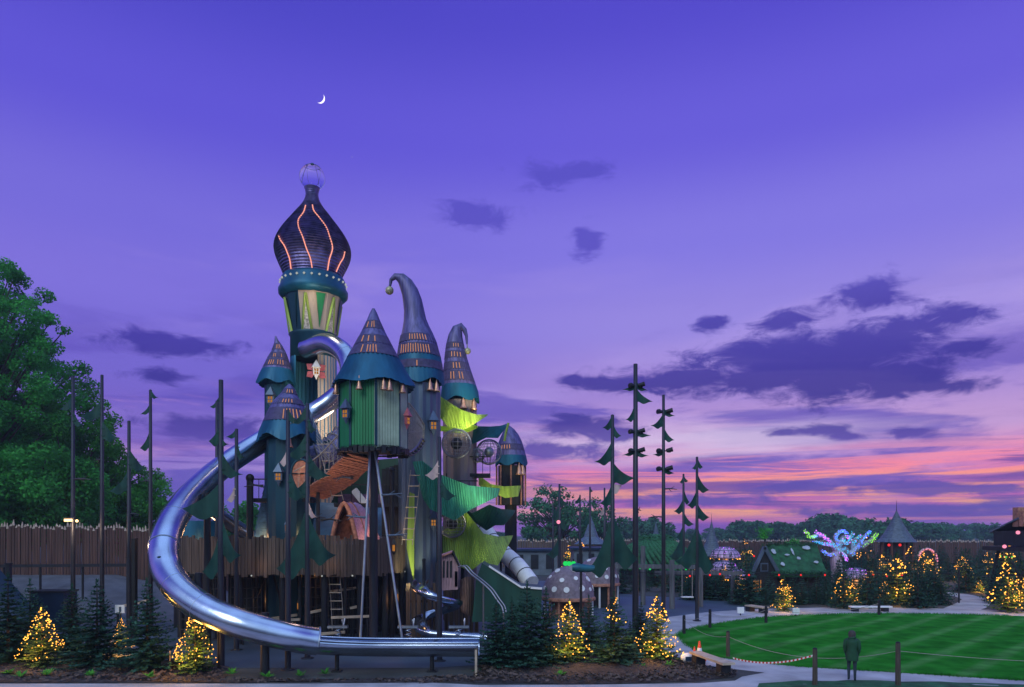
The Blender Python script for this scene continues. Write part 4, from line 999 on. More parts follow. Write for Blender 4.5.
for (xa, ya, da, xb, yb, db, lb_) in ((322,440,30,338,500,29,'steep pale rope ladder hanging left of the plank bridge'),(407,545,29.2,416,470,29.6,'pale rope ladder against the black stair core'),(334,572,27.4,338,630,27.4,'short rope ladder under the arched tunnel')):
    a, b = P(xa,ya,da), P(xb,yb,db); t = thing('rope_ladder', lb_, 'ladder', (a+b)/2); mb = MB()
    for off in (-.22,.22): mb.tube([a+Vector((off,0,0)), lerp(a,b,.5)+Vector((off,.08,0)), b+Vector((off,0,0))], .016, 4)
    mb.build('ropes', M_rope, t); 
    for k in range(7): q = lerp(a,b,(k+.5)/7); MB().cyl(q-Vector((.24,0,0)), q+Vector((.24,0,0)), .022, n=6).build('rung', M_woodl, t)
t = thing('net_web', 'fan of pale climbing ropes stretched from the widest flared roof to the green house', 'rope net', P(325,440,29.5)); mb = MB()
for k in range(9): mb.tube([P(316,425+3*k,29.8), P(330,440+3.2*k-4*abs(k-4)*.2,28.9), P(345,410+5.5*k,27.4)], .010, 4)
for f in (.25,.5,.75): mb.tube([lerp(P(316,425+3*k,29.8), P(345,410+5.5*k,27.4), f)+Vector((0,0,-.15)) for k in range(9)], .009, 4)
mb.build('ropes', M_rope, t)
for xa, xb, y, d, lb_ in ((334,404,505,30.8,'dark green gallery floor edge behind the plank bridge'),(250,312,500,30.2,'dark walkway edge beside the oval door tower'),(443,478,500,33,'dark gallery ledge between the lime boughs'),(446,490,475,34.4,'dark gallery ledge under the wire mesh balls')):
    a, b = P(xa,y,d), P(xb,y,d); t = thing('gallery_ledge', lb_, 'ledge', (a+b)/2); MB().box((a+b)/2+Vector((0,.5,0)), ((b-a).length,1.0,.16)).build('floor', M_dark, t); m = MB(); n = max(3, int((b-a).length/.35))
    for k in range(n+1): q = lerp(a,b,k/n); m.cyl(q, q+Vector((0,0,.9)), .016, n=5)
    m.beam(a+Vector((0,0,.9)), b+Vector((0,0,.9)), .05); m.build('railing', M_black, t)
for px, py, d, sg, lb_ in ((352,478,28.0,-1,'pale twig ornament left of the house pole'),(262,486,29.2,-1,'dark twig ornament on the thick black post'),(322,520,27,1,'dark twig ornament above the palisade')):
    q = P(px,py,d); t = thing('twig_ornament', lb_, 'ornament', q); mb = MB().tube([q, q+Vector((sg*.3,0,.04)), q+Vector((sg*.75,0,-.03))], [.05,.035,.015], 6); mb.tube([q+Vector((sg*.3,0,.03)), q+Vector((sg*.5,0,.2))], [.03,.01], 5); mb.tube([q+Vector((sg*.45,0,.02)), q+Vector((sg*.65,0,-.15))], [.025,.01], 5); mb.build('twig', M_blueg if px == 352 else M_black, t); MB().box(q, (.1,.1,.12)).build('bracket', M_black, t)

rs = random.Random(11)
for k in range(13):
    px = lerp(182, 400, (k+.5)/13)+rs.uniform(-4,4); d = rs.uniform(28.6,31.5); a = P(px,530,d); a.z = 0; b = Vector((a.x+rs.choice((-1,1))*rs.uniform(.3,1.1), d+rs.uniform(-.4,.4), 2.78)); t = thing('deck_strut', 'thin dark slanting strut in the shade under the palisade deck', 'strut', a, 'slanting struts under the deck')
    MB().cyl(a, b, .05, .05, 8).build('bar', M_black, t); MB().box(a+Vector((0,0,.03)), (.2,.2,.06)).build('footplate', M_black, t)
for k, (px, d, z) in enumerate(((262,31,4.2),(312,30,4.3),(385,29.6,4.2),(205,31,4.2))): light('POINT', (P(px,530,d).x, d, z), 28, (1,.52,.2), .15)
# ------------------------------------------------------------------ sculptural metal trees (poles with sheet metal boughs)
def metal_tree(px, D, ytop, fins, label, r=.085, branches=(), lamps=(), zb=0.0):
    x = P(px, 530, D).x; zz = lambda y: H-(y-HY)*D/F
    t = thing('metal_tree', label, 'metal tree', Vector((x,D,zb)), 'sculptural metal trees')
    MB().lathe((x,D,0), [(r*1.15,zb),(r,zz(ytop)*.4),(r*.72,zz(ytop)),(.01,zz(ytop)+.02)], 12).build('pole', M_pole, t)
    MB().lathe((x,D,zb), [(r*2.6,0),(r*2.5,.03),(r*1.3,.05)], 12).build('footplate', M_black, t)
    for f in fins:
        y0, y1, tx, ty = f[:4]; m = f[4] if len(f) > 4 else M_fin
        L_ = (tx-px)*D/F; a, b, tz = zz(y0), zz(y1), zz(ty); n = 14; T_, B_ = [], []; bend = random.uniform(-.35,.35)*abs(L_)
        sg = 1 if L_ > 0 else -1
        for k in range(n+1):
            s = k/n; yy = D-r*.6+bend*s*s+.10*abs(L_)*math.sin(2.2*PI*s)*s
            zt = tz+(a-tz)*(1-s)**1.75; zl = lerp(b, tz, s)-.12*(a-b)*math.sin(PI*min(1,s*1.0))*(.5+.5*s)+.10*(a-b)*math.sin(3*PI*s)*(1-s)
            if zl > zt-.01: zl = zt-.01
            T_.append(Vector((x+L_*s*1.0-sg*.0, yy, zt))); B_.append(Vector((x+L_*s, yy, zl)))
        mb = MB().sheet(T_, B_, Vector((0,.025,0)))
        for f_ in (.25,.6) if a-b > .6 else (): mb.box((x+sg*.06, D-.03, lerp(b, a, f_)), (.12,.09,.035))
        mb.build('bough', m, t)
    for y, tx in branches:
        L_ = (tx-px)*D/F; q = Vector((x,D,zz(y))); mb = MB()
        mb.tube([q, q+Vector((L_*.5,-.03,.02)), q+Vector((L_,-.05,-.03))], [.04,.03,.015], 6); mb.tube([q+Vector((L_*.55,-.03,.02)), q+Vector((L_*.8,-.05,.14))], [.022,.01], 5); mb.tube([q+Vector((L_*.4,-.03,.0)), q+Vector((L_*.62,.05,-.14))], [.022,.01], 5)
        mb.build('branch', M_pole, t)
    for y in lamps:
        q = Vector((x,D,zz(y))); mb = MB(); s = D/30*.72
        for sg in (-1, 1):
            mb.lathe(q+Vector((sg*.30*s,-.12,-.10*s)), [(.10*s,0),(.13*s,.04*s),(.13*s,.18*s),(.09*s,.24*s)], 10); mb.beam(q, q+Vector((sg*.42*s,-.05,.02)), .07*s)
        mb.tube([q+Vector((.14*s,-.1,0)), q+Vector((.5*s,-.2,.08*s))], [.11*s,.14*s], 10); mb.tube([q+Vector((-.14*s,-.1,0)), q+Vector((-.42*s,-.2,-.03*s))], [.10*s,.13*s], 10)
        mb.build('floodlights', M_black, t)
    return t
metal_tree(73, 30, 376, [(395,409,58.5,409),(409,425,83,425)], 'leftmost metal tree, two small boughs near its top, a lit lamp beside it', branches=[(479,92)])
metal_tree(102, 30.5, 375, [(400,419,80.5,417),(420,441,121,438)], 'tall metal tree with two broad boughs, second from the left', branches=[(460,95)])
metal_tree(129, 29, 421, [(448,470,150,468),(470,492,109,491)], 'shorter metal tree with two large boughs just left of the slide', branches=[(514,140)])
metal_tree(150.5, 31, 390, [(389,398,160,398),(404,413,140,414),(430,449,140,448)], 'slim metal tree with a flag-like tip bough rising behind the bend of the slide', branches=[(481,142)])
metal_tree(221, 22.8, 380, [(393,401,217,401),(424,446,209,441),(436,446,228,444),(450,476,242,474),(482,520,180,508),(512,558,241,555),(530,575,203,571)], 'near metal tree with the biggest dark boughs in front of the slide', r=.10)
metal_tree(217, 29, 401, [(401,408,210,407),(412,420,222,419)], 'thin metal tree with a tiny flag tip just behind the biggest-boughed one')
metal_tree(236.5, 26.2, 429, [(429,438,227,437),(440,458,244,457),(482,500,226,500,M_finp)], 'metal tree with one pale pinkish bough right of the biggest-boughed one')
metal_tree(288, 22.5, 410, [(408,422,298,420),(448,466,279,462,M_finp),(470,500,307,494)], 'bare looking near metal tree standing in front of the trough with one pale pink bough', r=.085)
metal_tree(307.5, 24.5, 404, [(404,420,290,424),(414,432,317,430),(432,458,287,455),(452,478,330,475),(478,500,291,492),(498,515,318,517,M_finp),(505,572,275,568),(510,562,334,555)], 'metal tree with big teal boughs low down in front of the palisade', r=.09, branches=[(517,326)])
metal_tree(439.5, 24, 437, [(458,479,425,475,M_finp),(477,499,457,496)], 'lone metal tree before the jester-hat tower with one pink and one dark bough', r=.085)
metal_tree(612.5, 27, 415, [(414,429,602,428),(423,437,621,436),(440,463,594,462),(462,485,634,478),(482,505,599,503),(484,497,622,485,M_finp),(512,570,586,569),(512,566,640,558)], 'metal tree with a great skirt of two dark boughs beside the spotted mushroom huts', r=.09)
metal_tree(635.5, 29.5, 364, [(388,403,653,401),(403,420,625,420),(381,390,648,390),(383,391,623,389),(428,437,650,436),(446,455,622,455),(449,457,648,456)], 'tallest right-hand metal tree with three clusters of floodlights', r=.12, lamps=(386,432,451), branches=[(510,641)])
metal_tree(663.5, 36, 395, [(413,428,650,426),(427,441,674,440),(408,416,675,416),(448,456,652,455),(466,474,675,473)], 'tall thin metal tree with floodlights second from the tallest right-hand one', r=.10, lamps=(412,451,469), branches=[(489,677),(517,648)])
metal_tree(683.5, 50, 474, [(475,482,688,481),(475,483,679,482),(488,503,690,502),(498,513,673,511),(512,525,694,524),(524,539,675,537),(532,558,667,556)], 'smaller farther metal tree with six stacked boughs behind the swing frame', r=.10)
metal_tree(697, 34.6, 457, [(457,468,703,467),(460,469,692,468),(473,491,709,490),(489,507,686,505),(503,520,710,517),(525,566,676,561),(525,570,716,566)], 'metal tree with stacked boughs standing on the grey surface at the lawn corner', r=.085)
metal_tree(559.5, 58, 484, [(494,505,568,504),(504,519,550,517),(515,529,569,527),(536,557,546,554)], 'far metal tree in front of the spreading tree with a small red lamp on it', r=.12)
metal_tree(580, 62, 495, [(495,503,574,502)], 'far thin metal tree with a single tiny bough', r=.10)
metal_tree(590, 62, 487, [(487,492,593,491),(512,525,581,523)], 'far thin metal tree with a tiny flag at its very tip', r=.10)
metal_tree(604.5, 60, 488, [(505,515,598,514,M_finp),(500,510,609,509)], 'far metal tree with a reddish bough left of the great skirted one', r=.10)
metal_tree(553, 60, 505, [(505,516,560,515)], 'farthest stubby metal tree between far poles', r=.09)
# red lamp on the far tree and the bright floodlight by the left fence
q = P(558.5,522,57.7); t = thing('marker_lamp', 'small red lamp glowing on the far metal tree', 'lamp', q); MB().ball(q, .16, 10, 7).build('bulb', E_pnk, t); MB().beam(q+Vector((0,.1,0)), q+Vector((.08,.3,0)), .06).build('bracket', M_black, t)
q = P(70.5,519.5,29.6); t = thing('floodlight', 'bright warm floodlight at fence-top height on the leftmost metal tree', 'floodlight', q)
MB().box(q, (.40,.22,.14)).build('housing', M_black, t); MB().box(q+Vector((-.02,-.12,-.03)), (.34,.03,.11)).build('lamp_face', E_flood, t); MB().ball(q+Vector((.30,-.05,-.06)), .06, 8, 6).build('lamp_face', E_flood, t); MB().beam(q+Vector((0,.1,0)), q+Vector((.1,.35,0)), .06).build('bracket', M_black, t)
light('POINT', q+Vector((0,-.4,-.25)), 130, (1,.68,.4), .15)
# mushroom-side lamp post
q = P(581, 568, 25.2); t = thing('lamp_post', 'short black post carrying a dark bottle-shaped spotlight before the mushroom huts', 'lamp post', Vector((q.x, q.y, 0)))
MB().cyl((q.x,q.y,0), (q.x,q.y,q.z+.8), .05, .045, 10).build('post', M_black, t)
MB().tube([q+Vector((-.32,0,.02)), q+Vector((-.15,0,.02)), q+Vector((.05,0,0)), q+Vector((.3,0,-.02)), q+Vector((.48,0,-.01))], [.12,.17,.15,.13,.11], 12).build('spotlight', M_boughB, t); MB().tube([q+Vector((-.32,0,.02)), q+Vector((-.34,-.05,.02))], [.1,.1], 12).build('lens', M_steeld, t)

# ------------------------------------------------------------------ firs
def fir_leaves(h, w, seed, tiers=15, per=9, dens=1.0, sz=1.0):
    r = np.random.default_rng(seed); Q = []
    for i in range(tiers):
        t = (i+.3*r.random())/tiers; z = h*(.05+.92*t); L = w*(1-t)**.85+.05*w
        nb = max(4, int(per*(1-.45*t)))
        for b in range(nb):
            a = 2*PI*(b+r.random()*.7)/nb+i*1.3; l = L*r.uniform(.72,1.12); dr = r.uniform(-.18,.10)+.30*t
            d = np.array([math.cos(a), math.sin(a), dr]); d /= np.linalg.norm(d); sd = np.array([-math.sin(a), math.cos(a), 0])
            ns = max(3, int(l/ (.085*sz) * dens))
            for k in range(ns):
                s = (k+.6)/ns; p = np.array([0,0,z])+d*l*s; p[2] += -.10*l*s*(1-s)*2
                wl = (.34*l*(1-s*.75)+.05)*r.uniform(.7,1.2)*.62
                for sg in (-1, 1):
                    tw = d*.75+sd*sg*r.uniform(.5,.9)+np.array([0,0,r.uniform(-.22,.18)]); tw /= np.linalg.norm(tw)
                    up = np.cross(tw, d); up /= (np.linalg.norm(up)+1e-6); sp = np.cross(tw, np.array([0,0,1.0])); sp /= (np.linalg.norm(sp)+1e-6)
                    if r.random() < .5: sp = sp*.6+np.array([0,0,r.uniform(-.8,.8)])
                    hw = .036*sz*r.uniform(.8,1.4)
                    Q += [p-sp*hw, p+tw*wl*.55-sp*hw*1.25, p+tw*wl, p+tw*wl*.5+sp*hw*1.25]
    for k in range(14):      # leader
        a = r.random()*2*PI; z = h*(.93+.075*r.random()); p = np.array([0,0,z]); tw = np.array([math.cos(a)*.5, math.sin(a)*.5, .9]); sp = np.array([-math.sin(a), math.cos(a), 0])*.018*sz
        Q += [p-sp, p+tw*.05*h*.5-sp, p+tw*.05*h, p+tw*.05*h*.5+sp]
    return np.array(Q)
def bulbs_mesh(h, w, seed, n, r0, top=1.0, bottom=.08):
    r = np.random.default_rng(seed+50); mb = MB()
    for k in range(n):
        if k % 6 == 0: ca, ct = r.random()*2*PI, bottom+(top-bottom)*(r.random()**1.25)
        t = min(top, max(bottom, ct+r.normal()*.06)); L = (w*(1-t)**.85+.03)*(.90+.26*r.random()); a = ca+r.normal()*.45
        mb.octa((L*math.cos(a), L*math.sin(a), h*(.04+.94*t)), r0*r.uniform(.75,1.3))
    return mb
FIRS = {}
def fir_proto(key, h, w, seed, lit=0, r0=.03, tiers=15, per=9, sz=1.0, dens=1.0, top=1.0, bottom=.08, young=False):
    root = thing('fir_tree', 'fir', 'fir tree', (0,0,0))
    MB().cyl((0,0,-.05), (0,0,h*.95), .035*h/2+.01, .008, 8).build('trunk', M_bark, root)
    fastmesh('foliage', fir_leaves(h, w, seed, tiers, per, dens, sz), 4, M_firy if young else M_fir, root)
    if lit:
        bulbs_mesh(h, w, seed, lit, r0, top, bottom).build('fairy_lights', E_bulb, root)['kind'] = 'stuff'
    FIRS[key] = root; root['_used'] = 0; return root
def fir(key, loc, s, label, group, rz=None, glow_e=0):
    p = FIRS[key]; o = p if not p['_used'] else copy_tree(p); p['_used'] = 1
    o.location = loc; o.scale = (s*random.uniform(.92,1.08),)*2+(s,); o.rotation_euler = (0,0,random.uniform(0,6.28) if rz is None else rz)
    tag(o, label, 'fir tree', group)
    if glow_e:
        z = Vector(loc)+Vector((0,0,s*.75)); 
        light('POINT', Vector(loc)+Vector((-.2*s,-.42*s,s*.5)), glow_e*.9, (1,.46,.06), .25); light('POINT', Vector(loc)+Vector((.22*s,-.36*s,s*.8)), glow_e*.7, (1,.46,.06), .2); light('POINT', Vector(loc)+Vector((0,-.2*s,s*1.35)), glow_e*.4, (1,.46,.06), .15)
    return o
# nominal height 2 m
for i in range(3): fir_proto('dark%d' % i, 2.0, .80, 100+i, 0, tiers=20, per=13, sz=.9, dens=1.7)
for i in range(3): fir_proto('lit%d' % i, 2.0, .70, 110+i, 150, .020, tiers=19, per=12, sz=.9, dens=1.4, young=True)
fir_proto('few0', 2.0, .78, 120, 20, .019, tiers=20, per=13, sz=.9, dens=1.6, top=.95, bottom=.62)
grp = 'young firs planted along the front bed'
front_firs = [ # px, base py, height px, kind, label
 (8,664,88,'dark0','dark fir at the very left edge of the picture'), (42,668,60,'lit0','small fir wrapped in warm fairy lights, leftmost of the lit firs'),
 (72,657,70,'dark1','dark fir standing just behind the leftmost lit fir'), (97,667,84,'dark2','broad dark fir between the leftmost lit fir and the bend of the slide'),
 (121,652,33,'lit1','tiny lit fir peeping out low between two dark firs'), (147,670,88,'dark0','dark fir directly under the bend of the slide'),
 (195,673,64,'lit2','slender lit fir under the slide, right beside a dark one'),
 (30,652,70,'dark2','dark fir half hidden behind the leftmost lit fir'),
 (496,668,66,'dark1','dark fir at the right end of the slide trough'), (527,669,84,'dark0','tallest dark fir before the dark green climbing block'),
 (546,667,76,'dark2','dark fir touching the left side of the lit fir by the mushroom huts'), (512,660,60,'dark1','shorter dark fir squeezed between two taller ones'),
 (569,666,64,'lit0','lit fir in front of the spotted mushroom huts'), (589,656,58,'dark0','dark fir peeping out behind the lit fir by the mushroom huts'),
 (614,667,72,'few0','dark fir with lights on its upper half only'), (657,661,64,'lit1','wide lit fir at the tip of the front bed by the benches'),
 (641,653,48,'dark2','small dark fir behind the wide lit fir'), (630,664,40,'dark1','smallest dark fir left of the wide lit one')]
for px, py, hp, key, lb_ in front_firs:
    D = GD(py); s = hp*D/F/2.0; q = G(px, py); q.z = .05
    lit = key[:3] == 'lit'
    fir(key, q, s, lb_, grp, glow_e=(55 if lit else 18 if key == 'few0' else 0))
# background firs
for i in range(4): fir_proto('bdark%d' % i, 2.6, 1.05, 200+i, 0, tiers=14, per=10, sz=1.7, dens=1.7)
for i in range(3): fir_proto('blit%d' % i, 2.4, .85, 210+i, 85, .030, tiers=14, per=10, sz=1.6, dens=1.5, young=True)
for i in range(2): fir_proto('bfew%d' % i, 2.5, .95, 220+i, 22, .034, tiers=14, per=10, sz=1.6, dens=1.6, top=.98, bottom=.5)
bg_lit = [(784,611,32,'blit0','lit fir under the eave of the moss-roofed cottage'),(845,606,35,'blit1','lit fir between the moss-roofed cottage and the glass mushroom'),(897,604,46,'blit2','brightest lit fir behind the long white rail'),
 (884,588,34,'blit0','lit fir above the long white rail, near the glass mushroom'),(868,583,42,'bfew0','tall lit fir under the right arm of the rainbow tree'),(963,580,26,'blit1','lone lit fir against the far brown fence'),
 (987,574,20,'bfew1','small lit fir far behind the winding path'),(1008,612,50,'blit2','big lit fir at the leg of the timber lookout'),(1005,588,46,'blit0','tall lit fir behind the timber lookout'),(1022,606,40,'blit1','lit fir under the timber lookout at the picture edge'),
 (692,588,24,'blit1','lit fir seen through the swing frame'),(740,598,26,'blit2','lit fir below the pair of glass mushrooms'),(935,598,40,'bfew0','fir with lights on its upper half beside the winding path'),(912,592,42,'bfew1','half lit fir at the centre of the fir thicket'),
 (980,592,12,'blit0','tiny lit fir glowing low on the mulch'),(803,596,30,'bfew0','half lit fir against the cottage wall'),(744,556,18,'bfew1','far lit fir left of the cottage gable'),(570,556,14,'blit0','far lit fir top showing over the front mushroom hut'),(580,552,14,'blit1','far lit fir top right above the front mushroom hut'),(725,592,24,'bfew1','half lit fir under the left glass mushroom'),(870,600,30,'blit2','lit fir right next to the glass mushroom stem'),(925,580,30,'blit1','lit fir near the pink glowing arch')]
gl_ = 'fairy-lit firs beyond the lawn'
for px, py, hp, key, lb_ in bg_lit:
    py2 = max(py, 572); D = GD(py2); q = G(px, py2); q.z = 0; s = hp*D/F/2.45*1.1
    if py < 572: s = (py2-(py-hp))*D/F/2.45
    fir(key, q, s, lb_, gl_, glow_e=(70 if key[:4] == 'blit' else 22)*(D/45)**1.5)
rg = random.Random(3)
taken = []
def free(x, y, d):
    for a, b in taken:
        if (a-x)**2+(b-y)**2 < d*d: return False
    taken.append((x, y)); return True
cnt = 0
for tries in range(4000):
    if cnt >= 150: break
    D = rg.uniform(39.5, 90)
    px = rg.uniform(690, 1060); x = (px-HX)/F*D
    # leave the path corridor, the cottage and the open ground clear
    if D < 48 and px < 742: continue
    if abs(px-(965+(D-42)*.6)) < 30 and D < 50: continue
    if px > 985 and D < 43: continue
    if 700 < px < 745 and D < 52: continue
    if D > 58 and px < 735: continue
    if 752 < px < 832 and 43 < D < 54: continue
    if not free(x, D, 1.25 if D < 55 else 1.9): continue
    near = D < 52
    fir('bdark%d' % (cnt % 4), (x, D, 0), rg.uniform(.85,1.25) if near else rg.uniform(.8,1.15), 'unlit dark fir in the thicket beyond the lawn' , 'unlit firs of the thicket', None); cnt += 1
for k, (px, D, s) in enumerate([(600,52,.9),(622,50,.9),(640,52,.95),(655,56,.9),(672,51,1.0),(688,53,1.0),(705,50,1.05),(718,52,1.0),(731,49.5,1.1),(612,60,1),(650,62,1),(712,58,1),(700,60,1)]):
    fir('bdark%d' % (k % 4), (P(px,530,D).x, D, 0), s, 'unlit dark fir behind the swing frame', 'unlit firs behind the swings')
rw = 0
for px in list(range(738, 940, 8))+list(range(996, 1050, 11)):
    for D in (42.6, 44.3):
        if 776 < px < 793 and D > 42: continue
        if any(abs(px-q) < 7 for q in (845, 897, 870)) and D < 43: continue
        if px > 925 and D > 44: continue
        x = P(px+rg.uniform(-3,3),530,D).x
        fir('bdark%d' % (rw % 4), (x, D+rg.uniform(-.5,.3), 0), rg.uniform(.42,.70) if 752 < px < 832 else rg.uniform(.55,.95), 'unlit dark fir in the front rank of the thicket' , 'unlit front firs of the thicket'); rw += 1
for px in range(688, 742, 7):
    for D in (45.5, 48):
        fir('bdark%d' % (rw % 4), (P(px+rg.uniform(-3,3),530,D).x, D+rg.uniform(-.5,.5), 0), rg.uniform(.7,1.0), 'unlit dark fir behind the swing frame', 'unlit firs behind the swings'); rw += 1
# ------------------------------------------------------------------ broadleaf trees
def leaf_cloud(clumps, per, size, seed, flat=.75):
    r = np.random.default_rng(seed); Q = []
    for (c, rad) in clumps:
        n = int(per*rad**2)
        d = r.normal(size=(n,3)); d /= np.linalg.norm(d, axis=1)[:,None]; rr_ = rad*(r.random(n)**.45)
        p = np.array(c)+d*rr_[:,None]*np.array([1,1,flat])
        nrm = d*.5+r.normal(size=(n,3))*.7+np.array([0,0,.5]); nrm /= np.linalg.norm(nrm, axis=1)[:,None]
        a = np.cross(nrm, r.normal(size=(n,3))); a /= np.linalg.norm(a, axis=1)[:,None]; b = np.cross(nrm, a)
        s = size*r.uniform(.6,1.35,n)[:,None]
        Q.append(np.stack([p-a*s, p-b*s*.55, p+a*s, p+b*s*.55], 1).reshape(-1,3))
    return np.concatenate(Q)
def broadleaf(name, label, cat, loc, h, rx, zc, rz_, seed, nclump=70, per=130, size=.2, m=None, group=None, crad=(.9,1.7), trunk_r=.35, gaps=.0):
    r = np.random.default_rng(seed); root = thing(name, label, cat, loc, group); loc = Vector(loc); cl = []; br = MB()
    br.tube(spline([loc, loc+Vector((.1,0,h*.22)), loc+Vector((-.1,.1,h*.45)), loc+Vector((.1,0,h*.8))], 4), list(np.linspace(trunk_r, trunk_r*.25, 13)), 10)
    while len(cl) < nclump:
        d = r.normal(size=3); d /= np.linalg.norm(d); k = r.random()**.4
        c = np.array([d[0]*rx*k, d[1]*rx*k, zc+d[2]*rz_*k])
        if c[2] < 1.0: continue
        if r.random() < gaps: continue
        cl.append((c+np.array(loc), r.uniform(*crad)*(1-.25*max(0, d[2]))))
    for c, rad in cl[::2]:
        z0 = loc.z+min(h*.75, max(h*.15, (c[2]-loc.z)*.55)); a = Vector((loc.x, loc.y, z0)); e = Vector(c); mid = lerp(a, e, .55)+Vector((0,0,-.3))
        br.tube([a, mid, e], [trunk_r*.33, trunk_r*.2, .03], 5)
    br.build('trunk', M_bark, root); fastmesh('crown', leaf_cloud(cl, per, size, seed), 4, m or M_leaf, root); return root
wl = 'broadleaf trees behind the left fence'
broadleaf('broadleaf_tree', 'tallest leafy green tree cut by the left edge of the picture', 'tree', P(-30,530,50)*Vector((1,1,0))if False else (P(-34,530,50).x,50,1.8), 20, 7.4, 12.2, 10.6, 1, 520, 420, .115, M_leaf, wl, (.6,1.3), .5)
broadleaf('broadleaf_tree', 'lighter green mid-height tree behind the two tall left metal trees', 'tree', (P(72,530,52).x,52,1.8), 12, 3.6, 7.6, 6.0, 2, 170, 450, .11, M_leaf2, wl, (.5,1.15), .35)
broadleaf('broadleaf_tree', 'low tree just left of the bend of the slide', 'tree', (P(128,530,56).x,56,1.8), 9, 3.2, 4.6, 4.0, 3, 110, 420, .115, M_leaf2, wl, (.5,1.1), .3)
broadleaf('broadleaf_tree', 'dense shadowy tree low behind the left fence', 'tree', (P(25,530,46).x,46,1.8), 9, 4.6, 5.0, 3.6, 4, 120, 320, .14, M_leaf, wl, (.9,1.5), .35)
broadleaf('broadleaf_tree', 'low far tree glimpsed through the loop of the slide', 'tree', (P(197,530,75).x,75,0), 8, 2.6, 5.0, 3.6, 5, 50, 190, .2, M_leaf, wl, (1.0,1.8), .35)
broadleaf('broadleaf_tree', 'small bush-like tree in the gap between the slide and the gable', 'tree', (P(247,530,80).x,80,0), 7, 2.2, 4.4, 3.0, 6, 40, 190, .2, M_leaf, wl, (1.0,1.8), .35)
broadleaf('spreading_tree', 'domed spreading tree standing beyond the fortress against the pink sky', 'tree', (P(562,530,105).x,105,0), 11, 7.0, 6.6, 4.6, 7, 120, 48, .24, M_leafd, None, (.7,1.5), .5)
broadleaf('spreading_tree', 'lower rounded tree touching the right side of the domed spreading tree', 'tree', (P(598,530,112).x,112,0), 8, 4.5, 5.4, 3.4, 8, 70, 50, .24, M_leafd, None, (.7,1.4), .4)
# far woods: a dozen shared crowns
gw = 'hazy trees on the horizon'
protos = [broadleaf('distant_tree', 'hazy rounded tree in the far tree line on the horizon', 'tree', (0,0,0), 10, 6.5, 6.2, 4.2, 20+i, 34, 22, .62, M_leafd, gw, (1.6,3.0), .4) for i in range(4)]
far = []
for k in range(64):
    px = rg.uniform(470, 1120); D = rg.uniform(180, 330); far.append((px, D, rg.uniform(.32,.78)*(1.0 if px > 740 else .85)))
for k in range(26): far.append((rg.uniform(-120, 470), rg.uniform(180,300), rg.uniform(.6,.9)))
far += [(833,230,.95),(822,232,.7),(846,235,.7),(775,250,.72),(805,250,.68),(885,260,.65),(925,270,.72),(945,270,.72),(745,300,.7),(640,200,.8),(655,190,.7)]
used = [0]*4
for k, (px, D, s) in enumerate(far):
    i = k % 4; o = protos[i] if not used[i] else copy_tree(protos[i]); used[i] = 1
    o.location = (P(px,530,D).x, D, -.2); o.scale = (s*1.2, s*1.2, s); o.rotation_euler = (0,0,rg.uniform(0,6.28))
    if px == 833: o['label'] = 'largest rounded far tree rising behind the rainbow lit tree'
# little low plants on the mulch
mb0 = None
for k, (px, py) in enumerate([(8,676),(20,679),(90,678),(150,679),(232,676),(300,678),(325,676),(640,672),(668,668),(560,678),(268,679),(47,677)]):
    q = G(px, py, .06); r = np.random.default_rng(300+k); Q = []
    for j in range(26):
        a = r.random()*2*PI; L = r.uniform(.10,.28); d = np.array([math.cos(a)*L, math.sin(a)*L, r.uniform(.02,.2)]); sd = np.array([-math.sin(a), math.cos(a), 0])*r.uniform(.02,.045); p = np.array(q)
        Q += [p, p+d*.6-sd, p+d, p+d*.6+sd]
    o = fastmesh('ground_plant', np.array(Q), 4, M_leaf2, None, q); tag(o, 'low leafy ground plant sprouting from the bark mulch', 'plant', 'ground plants in the front bed')
# ------------------------------------------------------------------ palisade fences
def palisade(name, label, pts, h0, h1, step, label_cat='fence', m=M_fence, tip=M_tip, rail=True):
    """pts: (x, y, z ground) polyline; stakes with pale split tips"""
    t = thing(name, label, label_cat, Vector(pts[0])); st = MB(); tp = MB()
    for i in range(len(pts)-1):
        a, b = Vector(pts[i]), Vector(pts[i+1]); n = max(1, int((b-a).length/step)); an = math.atan2(b.y-a.y, b.x-a.x)
        for k in range(n):
            p = lerp(a, b, (k+.5)/n); h = random.uniform(h0, h1); w = step*random.uniform(.72,.95); th = random.uniform(.04,.07)
            st.box((p.x, p.y+random.uniform(-.03,.03), p.z+h/2-.05), (w, th, h+.1), an)
            R = Matrix.Rotation(an, 3, 'Z'); c = Vector((p.x, p.y, p.z+h+.006)); hh = random.uniform(.12,.38); o_ = random.uniform(-.3,.3)*w
            vs = [c+R @ Vector((u*w/2, v*th/2, 0)) for u, v in ((-1,-1),(1,-1),(1,1),(-1,1))]+[c+R @ Vector((o_-.02, 0, hh)), c+R @ Vector((o_+.02, 0, hh*.9))]
            tp.add(vs, [(0,1,5,4),(1,2,5),(2,3,4,5),(3,0,4)])
    st.build('stakes', m, t); tp.build('split_tips', tip, t)
    if rail:
        r_ = MB()
        for i in range(len(pts)-1):
            for zf in (.25, .75): r_.beam(Vector(pts[i])+Vector((0,.08,h0*zf)), Vector(pts[i+1])+Vector((0,.08,h0*zf)), .05, .12)
        r_.build('rail', m, t)
    return t
palisade('palisade_fence', 'tall reddish-brown palisade fence on the bank at the left', [(-46,41.5,1.82),(-30,42,1.8),(P(150,530,42).x,42,1.6),(P(250,530,46).x,46,.4)], 2.75, 3.0, .17)
